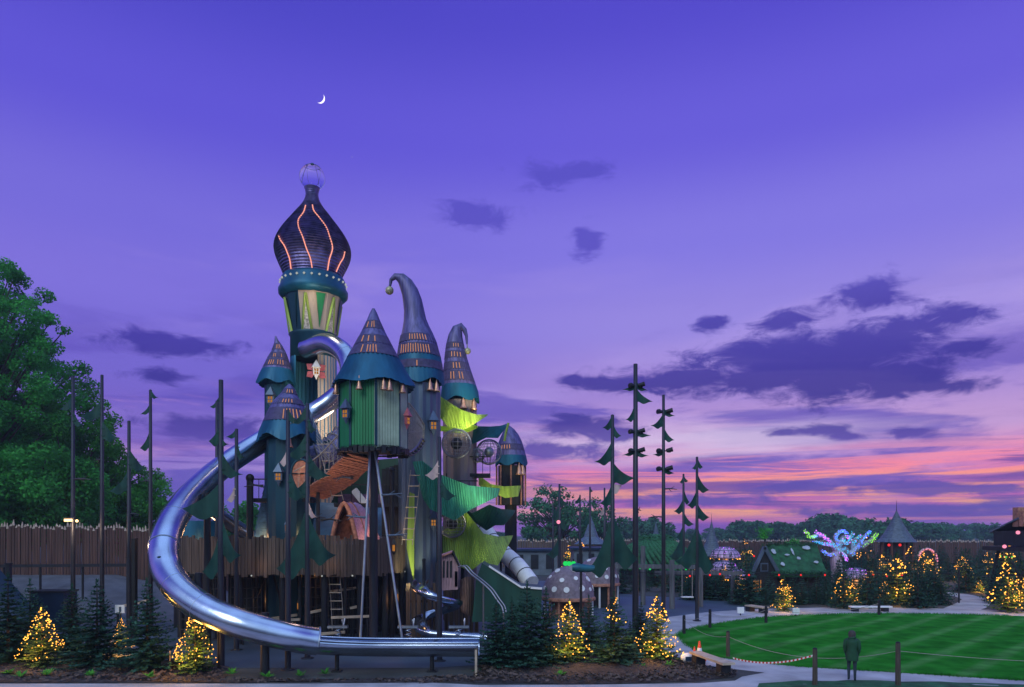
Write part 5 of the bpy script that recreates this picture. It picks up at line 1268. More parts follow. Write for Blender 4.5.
palisade('palisade_fence', 'long brown palisade fence across the back behind the firs and conical tower', [(P(760,530,96).x,96,0),(P(880,530,92).x,92,0),(P(1100,530,90).x,90,0)], 2.85, 3.05, .26)
palisade('palisade_fence', 'pale timber palisade behind the far metal poles right of the fortress', [(P(500,530,84).x,84,0),(P(560,530,84).x,84,0),(P(640,530,90).x,90,0)], 3.0, 3.3, .3, m=M_wood)
palisade('palisade_fence', 'middle stretch of brown palisade behind the swing frame', [(P(640,530,93).x,93,0),(P(760,530,97).x,97,0)], 2.8, 3.05, .28)
# posts, rail and blue tarpaulin on the left bank
for px, D, zt, zb, lb_ in ((8.5,33,2.9,0,'short black post beside the blue tarpaulin slope'),(134,29.5,4.1,0,'black square post between the metal trees and the slide bend'),(129.5,33,3.2,.2,'stubby dark post behind the black square post')):
    x = P(px,530,D).x; t = thing('fence_post', lb_, 'post', Vector((x,D,zb))); MB().box((x,D,(zt+zb)/2), (.20,.20,zt-zb)).build('shaft', M_black, t); MB().box((x,D,zt+.02), (.24,.24,.05)).build('cap', M_black, t)
a, b = P(0,566,38), P(133,565,37); t = thing('handrail', 'long dark timber rail running level in front of the left palisade', 'rail', Vector(((a.x+b.x)/2, 37.5, .3)))
MB().beam(a, b, .12, .16).build('rail', M_dark, t)
for f in (.02,.3,.62,.98): q = lerp(a, b, f); MB().cyl((q.x,q.y+.1,.2), (q.x,q.y+.1,q.z), .06, n=8).build('post', M_dark, t)
D = 27; t = thing('tarpaulin_ramp', 'dark blue tarpaulin slope falling to the right at the left edge', 'tarpaulin', Vector((P(0,530,D).x,D,0)))
mb = MB(); n = 12; g0 = [lerp(P(-60,497,D), P(46,620,D), k/n)+Vector((0,0,-.12*math.sin(PI*k/n))) for k in range(n+1)]
mb.add(g0+[p+Vector((-3.3,4,-1.1)) for p in g0]+[Vector((p.x,p.y,0)) for p in g0], [(i,i+1,n+2+i,n+1+i) for i in range(n)]+[(2*n+2+i,2*n+3+i,i+1,i) for i in range(n)], True); mb.build('sheet', M_tarp, t)
t = thing('blue_crate', 'low dark blue box unit between the left firs and the gravel bank', 'box unit', Vector((P(54,530,32).x,32,0))); MB().box((P(54,530,32).x,32,.85), (1.5,1.0,1.7)).build('body', M_tarp, t); MB().box((P(54,530,32).x,32,1.72), (1.6,1.1,.07)).build('lid', M_black, t)
t = thing('notice_panel', 'small pale notice panel hanging on the dark rail near the slide', 'sign', P(120,608,31)); q = P(120,609,31); MB().box(q, (.42,.04,.36)).build('panel', M_white, t); MB().box(q+Vector((.02,-.03,0)), (.10,.01,.2)).build('symbol', M_blueg, t); MB().cyl((q.x,31.05,0), (q.x,31.05,q.z), .03, n=6).build('post', M_black, t)
a, b = P(118,607,32), P(152,600,31); t = thing('handrail', 'pale short rail with a rope behind the dark fir under the slide', 'rail', Vector((a.x,32,0))); MB().beam(a, b, .1, .12).build('rail', M_woodl, t); MB().cyl((b.x,b.y,0),b,.06,n=8).build('post', M_dark, t); MB().cyl((a.x,a.y,0),a,.06,n=8).build('post', M_dark, t)
# ------------------------------------------------------------------ spotted mushroom huts
def mushroom_hut(cx, D, r, label, ystrip):
    x = P(cx,530,D).x; zz = lambda y: H-(y-HY)*D/F; t = thing('mushroom_hut', label, 'hut', Vector((x,D,0)), 'spotted mushroom huts')
    z0, z1 = zz(ystrip[1]), zz(ystrip[0]); prof = [(r*math.cos(a), z0+(z1-z0)*math.sin(a)) for a in np.linspace(0, PI/2*.97, 9)]
    prof = [(r*.72, z0+.02),(r*1.02,z0-.05)]+prof+[(.02, z1+.01)]
    cap = MB().lathe((x,D,0), prof, 30, .006, True).build('cap', M_mush, t)
    MB().lathe((x,D,0), [(r*1.05,z0-.12),(r*1.06,z0-.02),(r*1.0,z0+.05)], 30).build('rim', M_woodr, cap)
    sp = MB(); rs = random.Random(int(cx))
    for row, (el_, cnt_) in enumerate(((.30,11),(.68,8),(1.08,5))):
        for k in range(cnt_):
            a = 2*PI*(k+.5*(row % 2))/cnt_+rs.uniform(-.12,.12); e_ = el_+rs.uniform(-.06,.06); s = .145*rs.uniform(.7,1.15)
            c = Vector((x+r*math.cos(e_)*math.cos(a), D+r*math.cos(e_)*math.sin(a), z0+(z1-z0)*math.sin(e_)))
            nr = Vector((math.cos(e_)*math.cos(a)/r, math.cos(e_)*math.sin(a)/r, math.sin(e_)/(z1-z0))).normalized(); u = nr.cross(Vector((0,0,1))).normalized(); v = nr.cross(u)
            dk = [c-nr*.03+u*s*math.cos(b)+v*s*math.sin(b) for b in np.linspace(0, 2*PI, 15)[:-1]]; sp.poly(dk, nr*.05)
    sp.build('white_spots', M_white, cap)
    MB().lathe((x,D,0), [(r*.66,0),(r*.60,z0*.5),(r*.68,z0)], 18, .02, False).build('stem', M_woodr, t)
    MB().box((x+.1,D-r*.66,.75), (.8,.12,1.5)).build('doorway', M_black, t)
    for k in range(7):
        a = PI+PI*(k+.5)/7; MB().cyl((x+r*.93*math.cos(a),D+r*.93*math.sin(a),0), (x+r*.93*math.cos(a),D+r*.93*math.sin(a),z0-.05), .06, n=8).build('veranda_post', M_woodr if k % 3 else M_white, t)
mushroom_hut(568, 36.5, 1.36, 'front brown mushroom hut with white spots on its domed cap', (566,597))
mushroom_hut(597, 41.5, 1.30, 'rear brown mushroom hut half hidden behind the front spotted one', (557,583))
for k, px in enumerate((565.5,569,573.5)):
    q = P(px,563.5,37); t = thing('green_lamp', 'small green bulb glowing above the front mushroom hut', 'lamp', q, 'green bulbs above the mushroom hut'); MB().ball(q, .13, 8, 6).build('bulb', E_grn, t); MB().cyl(q+Vector((0,0,.1)), q+Vector((0,0,.25)), .04, n=6).build('socket', M_black, t)
# ------------------------------------------------------------------ buildings behind: low sheds
for xa, xb, d, h, lb_ in ((512,556,72,2.4,'low blue-grey flat shed behind the white tube slide'),(572,606,70,2.6,'low dark blue shed behind the mushroom huts'),(606,640,76,2.0,'long low dark shed near the middle palisade')):
    x0, x1 = P(xa,530,d).x, P(xb,530,d).x; t = thing('shed', lb_, 'shed', Vector(((x0+x1)/2,d,0))); MB().box(((x0+x1)/2,d,h/2), (x1-x0,4,h)).build('wall', M_wall, t); MB().box(((x0+x1)/2,d,h+.1), (x1-x0+.6,4.6,.2)).build('roof', M_tarp, t)
    for k in range(3): MB().box((lerp(x0,x1,(k+.5)/3), d-2.02, h*.55), ((x1-x0)/6, .06, h*.6)).build('window', M_black, t)
for px, d, r, z0, z1, lb_ in ((591,80,1.7,3.0,6.0,'small blue conical roof beyond the low dark blue shed'),):
    x = P(px,530,d).x; t = thing('cone_pavilion', lb_, 'pavilion', Vector((x,d,0))); MB().lathe((x,d,0), [(r*.8,0),(r*.8,z0)], 8, smooth=False).build('wall', M_wall, t); MB().lathe((x,d,0), [(r*.7,z0),(r*1.15,z0-.1),(r*.5,z0+.7),(.05,z1)], 12, smooth=False).build('roof', M_slate, t)
# ------------------------------------------------------------------ willow dome
x = P(655,530,60).x; t = thing('willow_dome', 'wide green woven willow dome behind the swing frame', 'dome', Vector((x,60,0)))
mb = MB()
for k in range(46):
    a = 2*PI*k/46; pts = [Vector((x+r*math.cos(a+.25*r), 60+r*math.sin(a+.25*r), z)) for r, z in ((.3,4.0),(1.3,3.6),(2.4,2.95),(3.3,2.1),(3.9,1.2))]; mb.tube(spline(pts,3), .17, 5)
mb.build('woven_roof', M_willow, t); MB().lathe((x,60,0), [(3.5,0),(3.5,1.4)], 20).build('wall', M_dark, t)
r = np.random.default_rng(77); cl = [((x+2.6*math.cos(a)*s, 60+2.6*math.sin(a)*s, 4.0-2.2*s*s), .7) for a in np.linspace(0, 6.28, 15) for s in (.4,.8,1.2)]
fastmesh('leaves', leaf_cloud(cl, 160, .14, 5), 4, M_willow, t)
# ------------------------------------------------------------------ swing frame and swings
D = 42; t = thing('swing_stand', 'long weathered timber swing frame with level beams on tall posts', 'swing frame', Vector((P(680,530,D).x,D,0)))
for px, ytop, d in ((643,546,42),(672,560,40),(700.5,563,41),(733,572,43),(617,560,43)):
    x = P(px,530,d).x; MB().cyl((x,d,0), (x,d,H-(ytop-HY)*d/F), .16, .14, 10).build('post', M_blueg if False else mat('weathered_post', (.10,.105,.12), .85, 0, .4, 3, .4, (3,3,.3)) if 'weathered_post' not in MATS else MATS['weathered_post'], t)
for (xa, ya, xb, yb, d) in ((598,566,704,567,41),(655,573,742,573,42)):
    MB().beam(P(xa,ya,d), P(xb,yb,d), .2, .24).build('beam', MATS['weathered_post'], t)
for px, D in ((682,41),(692,41)):
    x = P(px,530,D).x
    if px == 682:
        s_o = thing('swing', 'pale swing seat hanging on two long ropes from the timber frame', 'swing', Vector((x+.3,D,.55))); mb = MB()
        for dx in (0,.6): mb.tube([(x+dx,D,.6),(x+dx,D,H-(566-HY)*D/F-.05)], .022, 5)
        mb.build('ropes', M_rope, s_o); MB().box((x+.3,D,.58), (.7,.26,.06)).build('seat', M_white, s_o)
for px, py, col, lb_ in ((650,569,'g',''),(686,569,'g',''),(709,568,'g',''),(690,576,'r',''),(699,575,'r',''),(707,571,'r',''),(710,575,'r',''),(749,575,'r',''),(779,575,'r',''),(801,575,'r',''),(825,575,'r',''),(873,575,'r',''),(887,576,'r',''),(898,575,'r',''),(902,575,'r',''),(754,556,'r',''),(697,583,'r',''),(1001,556,'g',''),(1006,557,'g',''),(1012,557,'g',''),(640,568,'g',''),(720,574,'r','')):
    D = 41 if py > 560 and px < 760 else 43 if px < 960 else 50
    q = P(px, py, D); t = thing('festoon_bulb', 'red festoon bulb strung between posts beyond the lawn' if col == 'r' else 'green festoon bulb strung near the swing frame' if px < 900 else 'green festoon bulb strung beside the timber lookout', 'bulb', q, ('red' if col == 'r' else 'green')+' festoon bulbs'+(' by the lookout' if px > 950 else ''))
    MB().ball(q, .062, 8, 6).build('glass', E_red if col == 'r' else E_grn, t); MB().cyl(q+Vector((0,0,.07)), q+Vector((0,0,.18)), .035, n=6).build('socket', M_black, t)
pts = []
for a, b in ((640,760),(760,870),(870,960)):
    for k in range(12):
        u = k/12; pts.append(P(lerp(a,b,u), 572.3+3.0*math.sin(PI*u), 41+2*(u if a == 640 else 1)))
o = MB().tube(pts, .018, 4).build('festoon_cable', M_black); tag(o, 'thin black festoon cable swagged along the firs beyond the lawn', 'cable')
for px in (760,870,960):
    x = P(px,530,43).x; t = thing('festoon_post', 'slim dark post holding up the festoon cable %s' % {760:'by the cottage gable',870:'beside the glass mushroom on its own',960:'by the winding path'}[px], 'post', Vector((x,43.1,0))); MB().cyl((x,43.1,0), (x,43.1,2.1), .05, n=8).build('shaft', M_dark, t); MB().ball((x,43.1,2.12), .07, 8, 6).build('cap', M_black, t)
# ------------------------------------------------------------------ glass mushrooms
for px, py, rp, D, lb_ in ((725,558,15,58,'rearmost pale glass mushroom with a low wide cap'),(724,570.5,13.5,52,'lilac glass mushroom in the middle of the trio'),(737.5,579,12.5,47,'nearest pink glass mushroom of the trio, red bulbs below'),(855.5,578,13.5,46,'single lilac glass mushroom under the rainbow lit tree')):
    q = P(px, py, D); r = rp*D/F; t = thing('glass_mushroom', lb_, 'mushroom', Vector((q.x, D, 0)), 'glass mushrooms')
    hcap = r*.75
    cap = MB().lathe((q.x,D,q.z), [(r*.2,.06),(r*.9,.02),(r,.0)]+[(r*math.cos(a), hcap*math.sin(a)) for a in np.linspace(.12, PI/2*.96, 8)]+[(.02,hcap)], 28).build('cap', M_mushc, t)
    mb = MB()
    for k in range(16):
        a = 2*PI*k/16; mb.tube([Vector((q.x+(r+.01)*math.cos(e)*math.cos(a), D+(r+.01)*math.cos(e)*math.sin(a), q.z+(hcap+.01)*math.sin(e))) for e in np.linspace(.05, 1.5, 8)], .022, 4)
    for e in (.35,.75,1.1): mb.tube([Vector((q.x+(r+.01)*math.cos(e)*math.cos(a), D+(r+.01)*math.cos(e)*math.sin(a), q.z+(hcap+.01)*math.sin(e))) for a in np.linspace(0, 2*PI, 33)], .02, 4, caps=False)
    mb.build('leading', M_blueg, cap)
    MB().lathe((q.x,D,0), [(r*.28,0),(r*.2,q.z*.5),(r*.24,q.z+.05)], 14).build('stem', M_cream, t)
    mb = MB()
    for k in range(14): a = 2*PI*k/14; mb.octa((q.x+r*.97*math.cos(a), D+r*.97*math.sin(a), q.z-.06), .05)
    mb.build('rim_lights', E_bulb, cap)
    mb = MB(); rs = random.Random(px)
    for k in range(18): a = rs.uniform(0,6.28); e = rs.uniform(.2,1.3); mb.octa((q.x+r*1.03*math.cos(e)*math.cos(a), D+r*1.03*math.cos(e)*math.sin(a), q.z+hcap*1.03*math.sin(e)), .035)
    mb.build('cap_lights', E_mag, cap)
    light('POINT', (q.x, D-r*.6, q.z-.25), 20, (1,.5,.2), .2)
mat('pale_slates', (.34,.38,.42), .6, 0, .3, 5)
# ------------------------------------------------------------------ moss roofed cottage
D = 47; zz = lambda y, d=D: H-(y-HY)*d/F
CT = thing('moss_cottage', 'low log cottage with a bright mossy roof and a small tree sprouting from its ridge', 'cottage', Vector((P(792,530,D).x,D,0)))
gx0, gx1 = P(752,530,D-1.6).x, P(776,530,D-1.6).x; ax = P(763,530,D-1.6).x
xl0, xr0 = P(764,530,D).x, P(826,530,D).x
ridge_z, eave_z = zz(547), zz(574, D-1.6)
# roof: ridge runs left to right, near slope faces the lawn
rid0, rid1 = Vector((P(764,530,D+1).x, D+1, ridge_z+.1)), Vector((P(816,530,D+1).x, D+1, ridge_z+.1))
ev0, ev1 = Vector((P(775,530,D-2).x, D-2, eave_z)), Vector((P(828,530,D-2).x, D-2, eave_z))
n = 20; m_ = 10; vs = []
for j in range(m_+1):
    for i in range(n+1):
        p = lerp(lerp(ev0, ev1, i/n), lerp(rid0, rid1, i/n), j/m_); vs.append(p+Vector((random.uniform(-.04,.04), -random.uniform(0,.05), random.uniform(-.06,.10))))
roof = MB().add(vs, [(j*(n+1)+i, j*(n+1)+i+1, (j+1)*(n+1)+i+1, (j+1)*(n+1)+i) for j in range(m_) for i in range(n)], True)
bk0, bk1 = Vector((P(752,530,D+4).x, D+4, eave_z)), Vector((P(824,530,D+4).x, D+4, eave_z)); roof.poly([rid0+Vector((0,0,.02)), rid1+Vector((0,0,.02)), bk1, bk0][::-1], (0,0,-.15)); roof.poly([ev0-Vector((0,0,.1)), ev1-Vector((0,0,.1)), rid1-Vector((0,0,.1)), rid0-Vector((0,0,.1))], (0,0,-.08))
rf = roof.build('moss_roof', M_moss, CT)
for (u, v, w, h_) in ((.12,.72,.10,.22),(.2,.28,.08,.14),(.35,.60,.10,.07),(.48,.72,.05,.3),(.55,.48,.08,.12),(.78,.85,.16,.16),(.85,.35,.10,.10)):
    c = lerp(lerp(ev0, ev1, u), lerp(rid0, rid1, u), v)+Vector((0,-.05,.10)); e_ = (rid0-ev0).normalized(); W_ = (ev1-ev0).length
    MB().poly([c+Vector((math.cos(a)*w*W_*.5*random.uniform(.7,1.1),0,0))+e_*math.sin(a)*h_*1.6*random.uniform(.7,1.1) for a in np.linspace(0, 2*PI, 11)[:-1]], (0,-.02,.03)).build('bare_patch', MATS['pale_slates'], rf)
cl = [(tuple(lerp(lerp(ev0,ev1,u),lerp(rid0,rid1,u),v)+Vector((0,0,.05))), .30) for u in np.linspace(.0,1,22) for v in (0.0,1.0)]; fastmesh('moss_tufts', leaf_cloud(cl, 900, .045, 9), 4, M_moss, rf)
MB().poly([Vector((gx0,D-1.75,0)),Vector((gx1,D-1.75,0)),Vector((gx1,D-1.75,eave_z)),Vector((ax,D-1.75,ridge_z-.15)),Vector((gx0,D-1.75,eave_z))], (0,.1,0)).build('gable_wall', M_dark, CT)
MB().box(((ev0.x+ev1.x)/2,D-1.2,eave_z/2-.05), (ev1.x-ev0.x-.4,.2,eave_z-.1)).build('wall', M_dark, CT)
for a, b in ((Vector((gx0-.2,D-1.9,eave_z-.2)), Vector((ax,D-1.9,ridge_z+.05))), (Vector((gx1+.2,D-1.9,eave_z-.2)), Vector((ax,D-1.9,ridge_z+.05)))): MB().beam(a, b, .12, .22).build('bargeboard', M_blueg, CT)
w_ = MB().box((ax,D-1.82,eave_z+.45), (.5,.08,.55)).build('window', M_blueg, CT); MB().box((ax,D-1.88,eave_z+.45), (.36,.04,.4)).build('pane', M_black, w_)
d_ = MB().box((P(757,530,D-1.8).x,D-1.84,.9), (.5,.06,.75)).build('lit_doorway', E_pane, CT)
tp_ = P(765,547,D+.8); MB().cyl(tp_, tp_+Vector((0,0,.6)), .07, .05, 8).build('roof_sapling_trunk', M_bark, CT)
fastmesh('roof_sapling_leaves', leaf_cloud([(tuple(tp_+Vector((random.uniform(-.35,.35),random.uniform(-.3,.3),.5+random.uniform(0,.75)))), .30) for k in range(11)], 420, .07, 8), 4, M_leaf, CT)
tp_ = P(792,546,D+3); MB().cyl(tp_-Vector((0,0,.5)), tp_+Vector((0,0,.1)), .07, .05, 8).build('roof_sapling_trunk', M_bark, CT)
fastmesh('roof_sapling_leaves', leaf_cloud([(tuple(tp_+Vector((random.uniform(-.3,.3),random.uniform(-.3,.3),.1+random.uniform(0,.3)))), .28) for k in range(6)], 420, .07, 18), 4, M_leaf, CT)
# ------------------------------------------------------------------ rainbow LED tree
D = 52; b0 = Vector((P(840,530,D).x, D, 0)); RT = thing('rainbow_tree', 'bare spreading tree wrapped in blue, violet, cyan and lime lights', 'tree', b0)
z6 = lambda x, y, d=0: P(740+x/4.91, 500+y/4.91, D+d)
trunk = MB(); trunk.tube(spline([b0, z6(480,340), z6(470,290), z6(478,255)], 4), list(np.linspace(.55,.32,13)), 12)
limbs = [[(478,260),(440,270),(400,250)],[(478,250),(455,222),(410,215),(362,205)],[(470,240),(440,205),(408,180),(372,155)],[(410,180),(380,172),(345,182),(318,150)],[(478,250),(480,215),(468,180),(500,150),(520,165)],[(480,225),(500,205),(530,210),(555,160)],[(478,255),(510,270),(520,295)],[(480,250),(515,240),(545,270),(560,245),(600,225),(660,180)],[(545,262),(580,225),(600,190),(635,155)],[(600,225),(640,200),(672,165)],[(500,200),(512,180),(540,185)],[(560,250),(558,205),(590,175)]]
cols = [E_blu, E_cya, E_mag, E_lim, E_blu, E_cya, E_mag, E_cya, E_blu, E_lim, E_mag, E_cya]
bl_ = {}
for i, L_ in enumerate(limbs):
    dd = random.uniform(-1.6,1.6); pts = spline([z6(x, y, dd*k/len(L_)) for k, (x, y) in enumerate(L_)], 8); trunk.tube(pts, list(np.linspace(.24,.08,len(pts))), 7)
    for k in range(int(len(pts)*4.2)):
        t_ = k/(len(pts)*4.2-1)*(len(pts)-1); a = min(int(t_), len(pts)-2); p = lerp(pts[a], pts[a+1], t_-a)
        q = p+Vector((random.uniform(-.11,.11), random.uniform(-.25,.05), random.uniform(-.11,.11)))
        bl_.setdefault((cols[i] if random.random() < .85 else random.choice(cols)).name, MB()).octa(q, random.uniform(.03,.055))
trunk.build('trunk', M_barklit, RT)
light('POINT', b0+Vector((0,-1.6,1.6)), 45, (.75,.7,1), .3)
for nm, mb in bl_.items(): mb.build('light_string', bpy.data.materials[nm], RT)['kind'] = 'stuff'
for x, y, c in ((375,180,(.1,.4,1)),(450,230,(.4,.2,1)),(510,180,(.1,.8,1)),(540,250,(.1,.6,1)),(620,200,(.2,.5,1))): light('POINT', z6(x,y,-.8), 34, c, .3)
# ------------------------------------------------------------------ conical tower on the right, small cone left
def cone_tower(px, D, ytip, yeave, wpx, label, z_wall=True):
    x = P(px,530,D).x; zz = lambda y: H-(y-HY)*D/F; r = wpx/2*D/F; t = thing('cone_tower', label, 'tower', Vector((x,D,0)))
    MB().lathe((x,D,0), [(r*.55,0),(r*.6,zz(yeave)+.05)], 12, smooth=False).build('wall', M_dark, t)
    ze, zt = zz(yeave), zz(ytip); prof = [(r*.55,ze+.1),(r*1.0,ze),(r*.80,lerp(ze,zt,.12)),(r*.55,lerp(ze,zt,.34)),(r*.33,lerp(ze,zt,.58)),(r*.15,lerp(ze,zt,.82)),(.03,zt)]
    p2 = []
    for i in range(1, len(prof)-1):
        for k in range(4): p2.append((lerp(prof[i][0],prof[i+1][0],k/4)*1.0, lerp(prof[i][1],prof[i+1][1],k/4))); p2.append((lerp(prof[i][0],prof[i+1][0],(k+1)/4)+.05, lerp(prof[i][1],prof[i+1][1],(k+1)/4)-.02))
    MB().lathe((x,D,0), [prof[0]]+p2+[(.02,zt)], 16, smooth=False).build('roof', M_slate, t)
    MB().cyl((x,D,zt-.1), (x,D,zt+1.0), .04, .01, 6).build('finial', M_black, t)
    for a in np.linspace(0, 2*PI, 9)[:-1]: MB().cyl((x+r*.78*math.cos(a),D+r*.78*math.sin(a),0), (x+r*.78*math.cos(a),D+r*.78*math.sin(a),ze+.08), .13, .11, 8).build('post', M_fence, t)
    return t
CN = cone_tower(896.5, 66, 511, 542, 37, 'open timber tower with a tall blue-grey conical shingle roof among the firs')
CN2 = cone_tower(711.5, 84, 522, 556, 24, 'misty blue-grey conical roof far behind the glass mushroom trio')
cone_tower(656, 120, 522, 545, 12, 'tiny dark purple conical spire beyond the willow dome')
for px, py in ((889,545),(900,545)):
    q = P(px,py,64.8); t = thing('red_lantern', 'dim red lantern under the eave of the big conical roof', 'lantern', q, 'red lanterns under the conical roof'); MB().ball(q, .13, 8, 6).build('glass', E_red, t); MB().cyl(q+Vector((0,0,.1)), q+Vector((0,0,.6)), .02, n=5).build('hanger', M_black, t)
# glowing pink arch by the conical tower
q = P(927,530,66); t = thing('pink_arch', 'small arch of pinkish lights right of the conical tower', 'arch', Vector((q.x,66,0))); pts = [Vector((q.x+.9*math.cos(a), 66, 1.6+1.1*math.sin(a))) for a in np.linspace(0, PI, 15)]
MB().tube([Vector((q.x+.9,66,0))]+pts+[Vector((q.x-.9,66,0))], .14, 8).build('hoop', M_finp, t); mb = MB()
for p in pts: mb.octa(p+Vector((0,-.16,0)), .09)
mb.build('bulbs', E_dim if False else E_pnk, t); light('POINT', (q.x,65,2.2), 40, (1,.25,.15), .3)
# ------------------------------------------------------------------ timber lookout on the right edge
D = 43; LK = thing('timber_lookout', 'dark timber lookout on splayed braced legs at the right edge', 'lookout', Vector((P(1030,530,D).x,D,0))); zz = lambda y: H-(y-HY)*D/F
X = lambda px: P(px,530,D).x
for (xb, xt, dy) in ((1009,1017,-1.6),(1009,1017,1.6),(1062,1052,-1.6),(1062,1052,1.6)):
    MB().beam(Vector((X(xb),D+dy*1.2,0)), Vector((X(xt),D+dy,zz(550))), .2).build('leg', M_dark, LK)
MB().box((X(1035),D,zz(549)), (X(1062)-X(1007),4.6,.25)).build('platform', M_dark, LK)
cb = MB().box((X(1036),D,(zz(531)+zz(546))/2), (X(1060)-X(1013),3.4,zz(531)-zz(546))).build('cabin_wall', M_dark, LK)
mb = MB().poly([Vector((X(1011),D-2,zz(533))),Vector((X(1063),D-2,zz(533))),Vector((X(1063),D,zz(519))),Vector((X(1018),D,zz(519)))], (0,0,.1)); mb.poly([Vector((X(1011),D+2,zz(533))),Vector((X(1018),D,zz(519))),Vector((X(1063),D,zz(519))),Vector((X(1063),D+2,zz(533)))], (0,0,.1)); mb.build('roof', M_slate, LK)
MB().box((X(1018),D-.5,zz(519)), (.35,.35,.9)).build('chimney', M_woodr, LK); MB().box((X(1023),D+.3,zz(517)), (.5,.5,1.2)).build('chimney', M_woodr, LK)
mb = MB()
for a, b in (((1010,600),(1030,560)),((1032,600),(1012,562)),((1010,575),(1040,575))): mb.beam(P(a[0],a[1],D-1.75), P(b[0],b[1],D-1.75), .1)
mb.build('brace', M_dark, LK)
rl = MB()
for px in (1009,1022,1035): rl.cyl((X(px),D-2.2,zz(549)), (X(px),D-2.2,zz(549)+.9), .04, n=6)
rl.beam((X(1008),D-2.2,zz(549)+.85), (X(1062),D-2.2,zz(549)+.85), .07); rl.build('railing', M_dark, LK)
for px, py, m in ((1018,532.5,E_pnk),(1004.5,546.5,E_pnk)):
    q = P(px,py,D-2.3); t = thing('globe_lamp', 'round pink lamp glowing on the gable of the timber lookout' if px > 1010 else 'round violet-pink lamp at the platform corner of the timber lookout', 'lamp', q); MB().ball(q, .11, 10, 7).build('globe', m, t); MB().beam(q+Vector((0,.1,-.05)), q+Vector((.1,.35,-.1)), .05).build('bracket', M_black, t)
mb = MB(); rs = random.Random(5)
for k in range(26): mb.octa(Vector((X(rs.uniform(1012,1040)), D-1.9, zz(rs.uniform(555,572)))), .05)
o = mb.build('light_net', E_cya); tag(o, 'pale bluish string of lights looped under the timber lookout platform', 'string lights')
# ------------------------------------------------------------------ lawn furniture: posts, ropes, tape, benches, cones, signs
posts = [(684,634,18),(710,628,18),(728,657,25),(766,623,16),(815,686,37),(898,687,44),(879,615,14)]
names = ['rope post at the left tip of the lawn','rope post beyond the left tip of the lawn, beside the pale path','rope post standing on the lawn edge behind the bench','rope post at the far lawn edge near the small far bench','near rope post tied with red and white tape','thicker near rope post at the lower right','far rope post at the end of the long white rail']
tops = []
for (px, py, hp), nm in zip(posts, names):
    D = GD(py); q = G(px, py); hh = hp*D/F; t = thing('rope_post', 'round dark timber '+nm, 'post', q, 'rope posts round the lawn')
    MB().cyl(q, q+Vector((0,0,hh)), .075, .065, 10).build('shaft', M_bark if py > 640 else M_dark, t); MB().lathe(q+Vector((0,0,hh)), [(.068,0),(.05,.035),(.005,.045)], 10).build('cap', M_dark, t); tops.append(q+Vector((0,0,hh*.82)))
def rope(a, b, sag, r, label, m=M_rope):
    pts = [lerp(a, b, t)-Vector((0,0,sag*4*t*(1-t))) for t in np.linspace(0, 1, 20)]; o = MB().tube(pts, r, 5).build('rope', m); tag(o, label, 'rope'); return o
rope(tops[0], tops[1], .12, .009, 'thin pale rope between the two posts at the left tip of the lawn')
rope(tops[0], tops[2], .25, .009, 'thin pale rope sagging over the left lawn tip to the bench post')
rope(tops[1], tops[3], .25, .009, 'thin rope along the far left edge of the lawn')
rope(tops[3], tops[6], .3, .014, 'thin rope along the far middle edge of the lawn')
rope(tops[2], tops[5], .45, .008, 'long thin rope across the near lawn to the thick post')
rope(tops[5], Vector((24,20.5,.8)), .3, .008, 'thin rope leaving the thick near post to the right')
# barrier tape in alternating lengths
a, b = tops[4], G(733,668,.30); tape_r, tape_w = MB(), MB(); n = 44; pp = [lerp(b, a, t)-Vector((0,0,.55*4*t*(1-t)*.35)) for t in np.linspace(0, 1, n+1)]
for k in range(n):
    (tape_r if k % 2 else tape_w).poly([pp[k], pp[k+1], pp[k+1]+Vector((0,0,.05)), pp[k]+Vector((0,0,.05))], (0,.004,0))
t = thing('barrier_tape', 'red and white striped barrier tape sagging from the bench to the near post', 'tape', b); tape_w.build('white_band', M_white, t); tape_r.build('red_band', M_tapeR, t)
# near bench
def bench(a, b, w, zt, label, legs=True, m=M_woodl):
    c = (a+b)/2; t = thing('bench', label, 'bench', Vector((c.x,c.y,0))); d = (b-a).normalized(); an = math.atan2(d.y, d.x)
    MB().box((c.x,c.y,zt-.035), ((b-a).length, w, .07), an).build('seat', m, t)
    if legs:
        for f in (.12,.85): q = lerp(a, b, f); MB().box((q.x,q.y,(zt-.07)/2), (.30,w*.8,zt-.07), an).build('leg', M_dark, t)
    return t
A_, B_ = G(703,671), G(729,678); A_.y += .0
bench(Vector((A_.x, A_.y+1.0, 0)), Vector((B_.x, B_.y, 0)), .42, .46, 'pale slab bench on dark block legs at the tip of the front mulch bed')
bench(G(748,611), G(766,613.5), .5, .35, 'small pale far bench lying low beyond the lawn edge')
bench(G(850,611.5), G(891,611.5), .35, .30, 'long white rail bench at the far side of the lawn', True, M_white)
bench(G(1003,610), G(1030,611), .45, .45, 'dim bench under the timber lookout', True, M_dark)
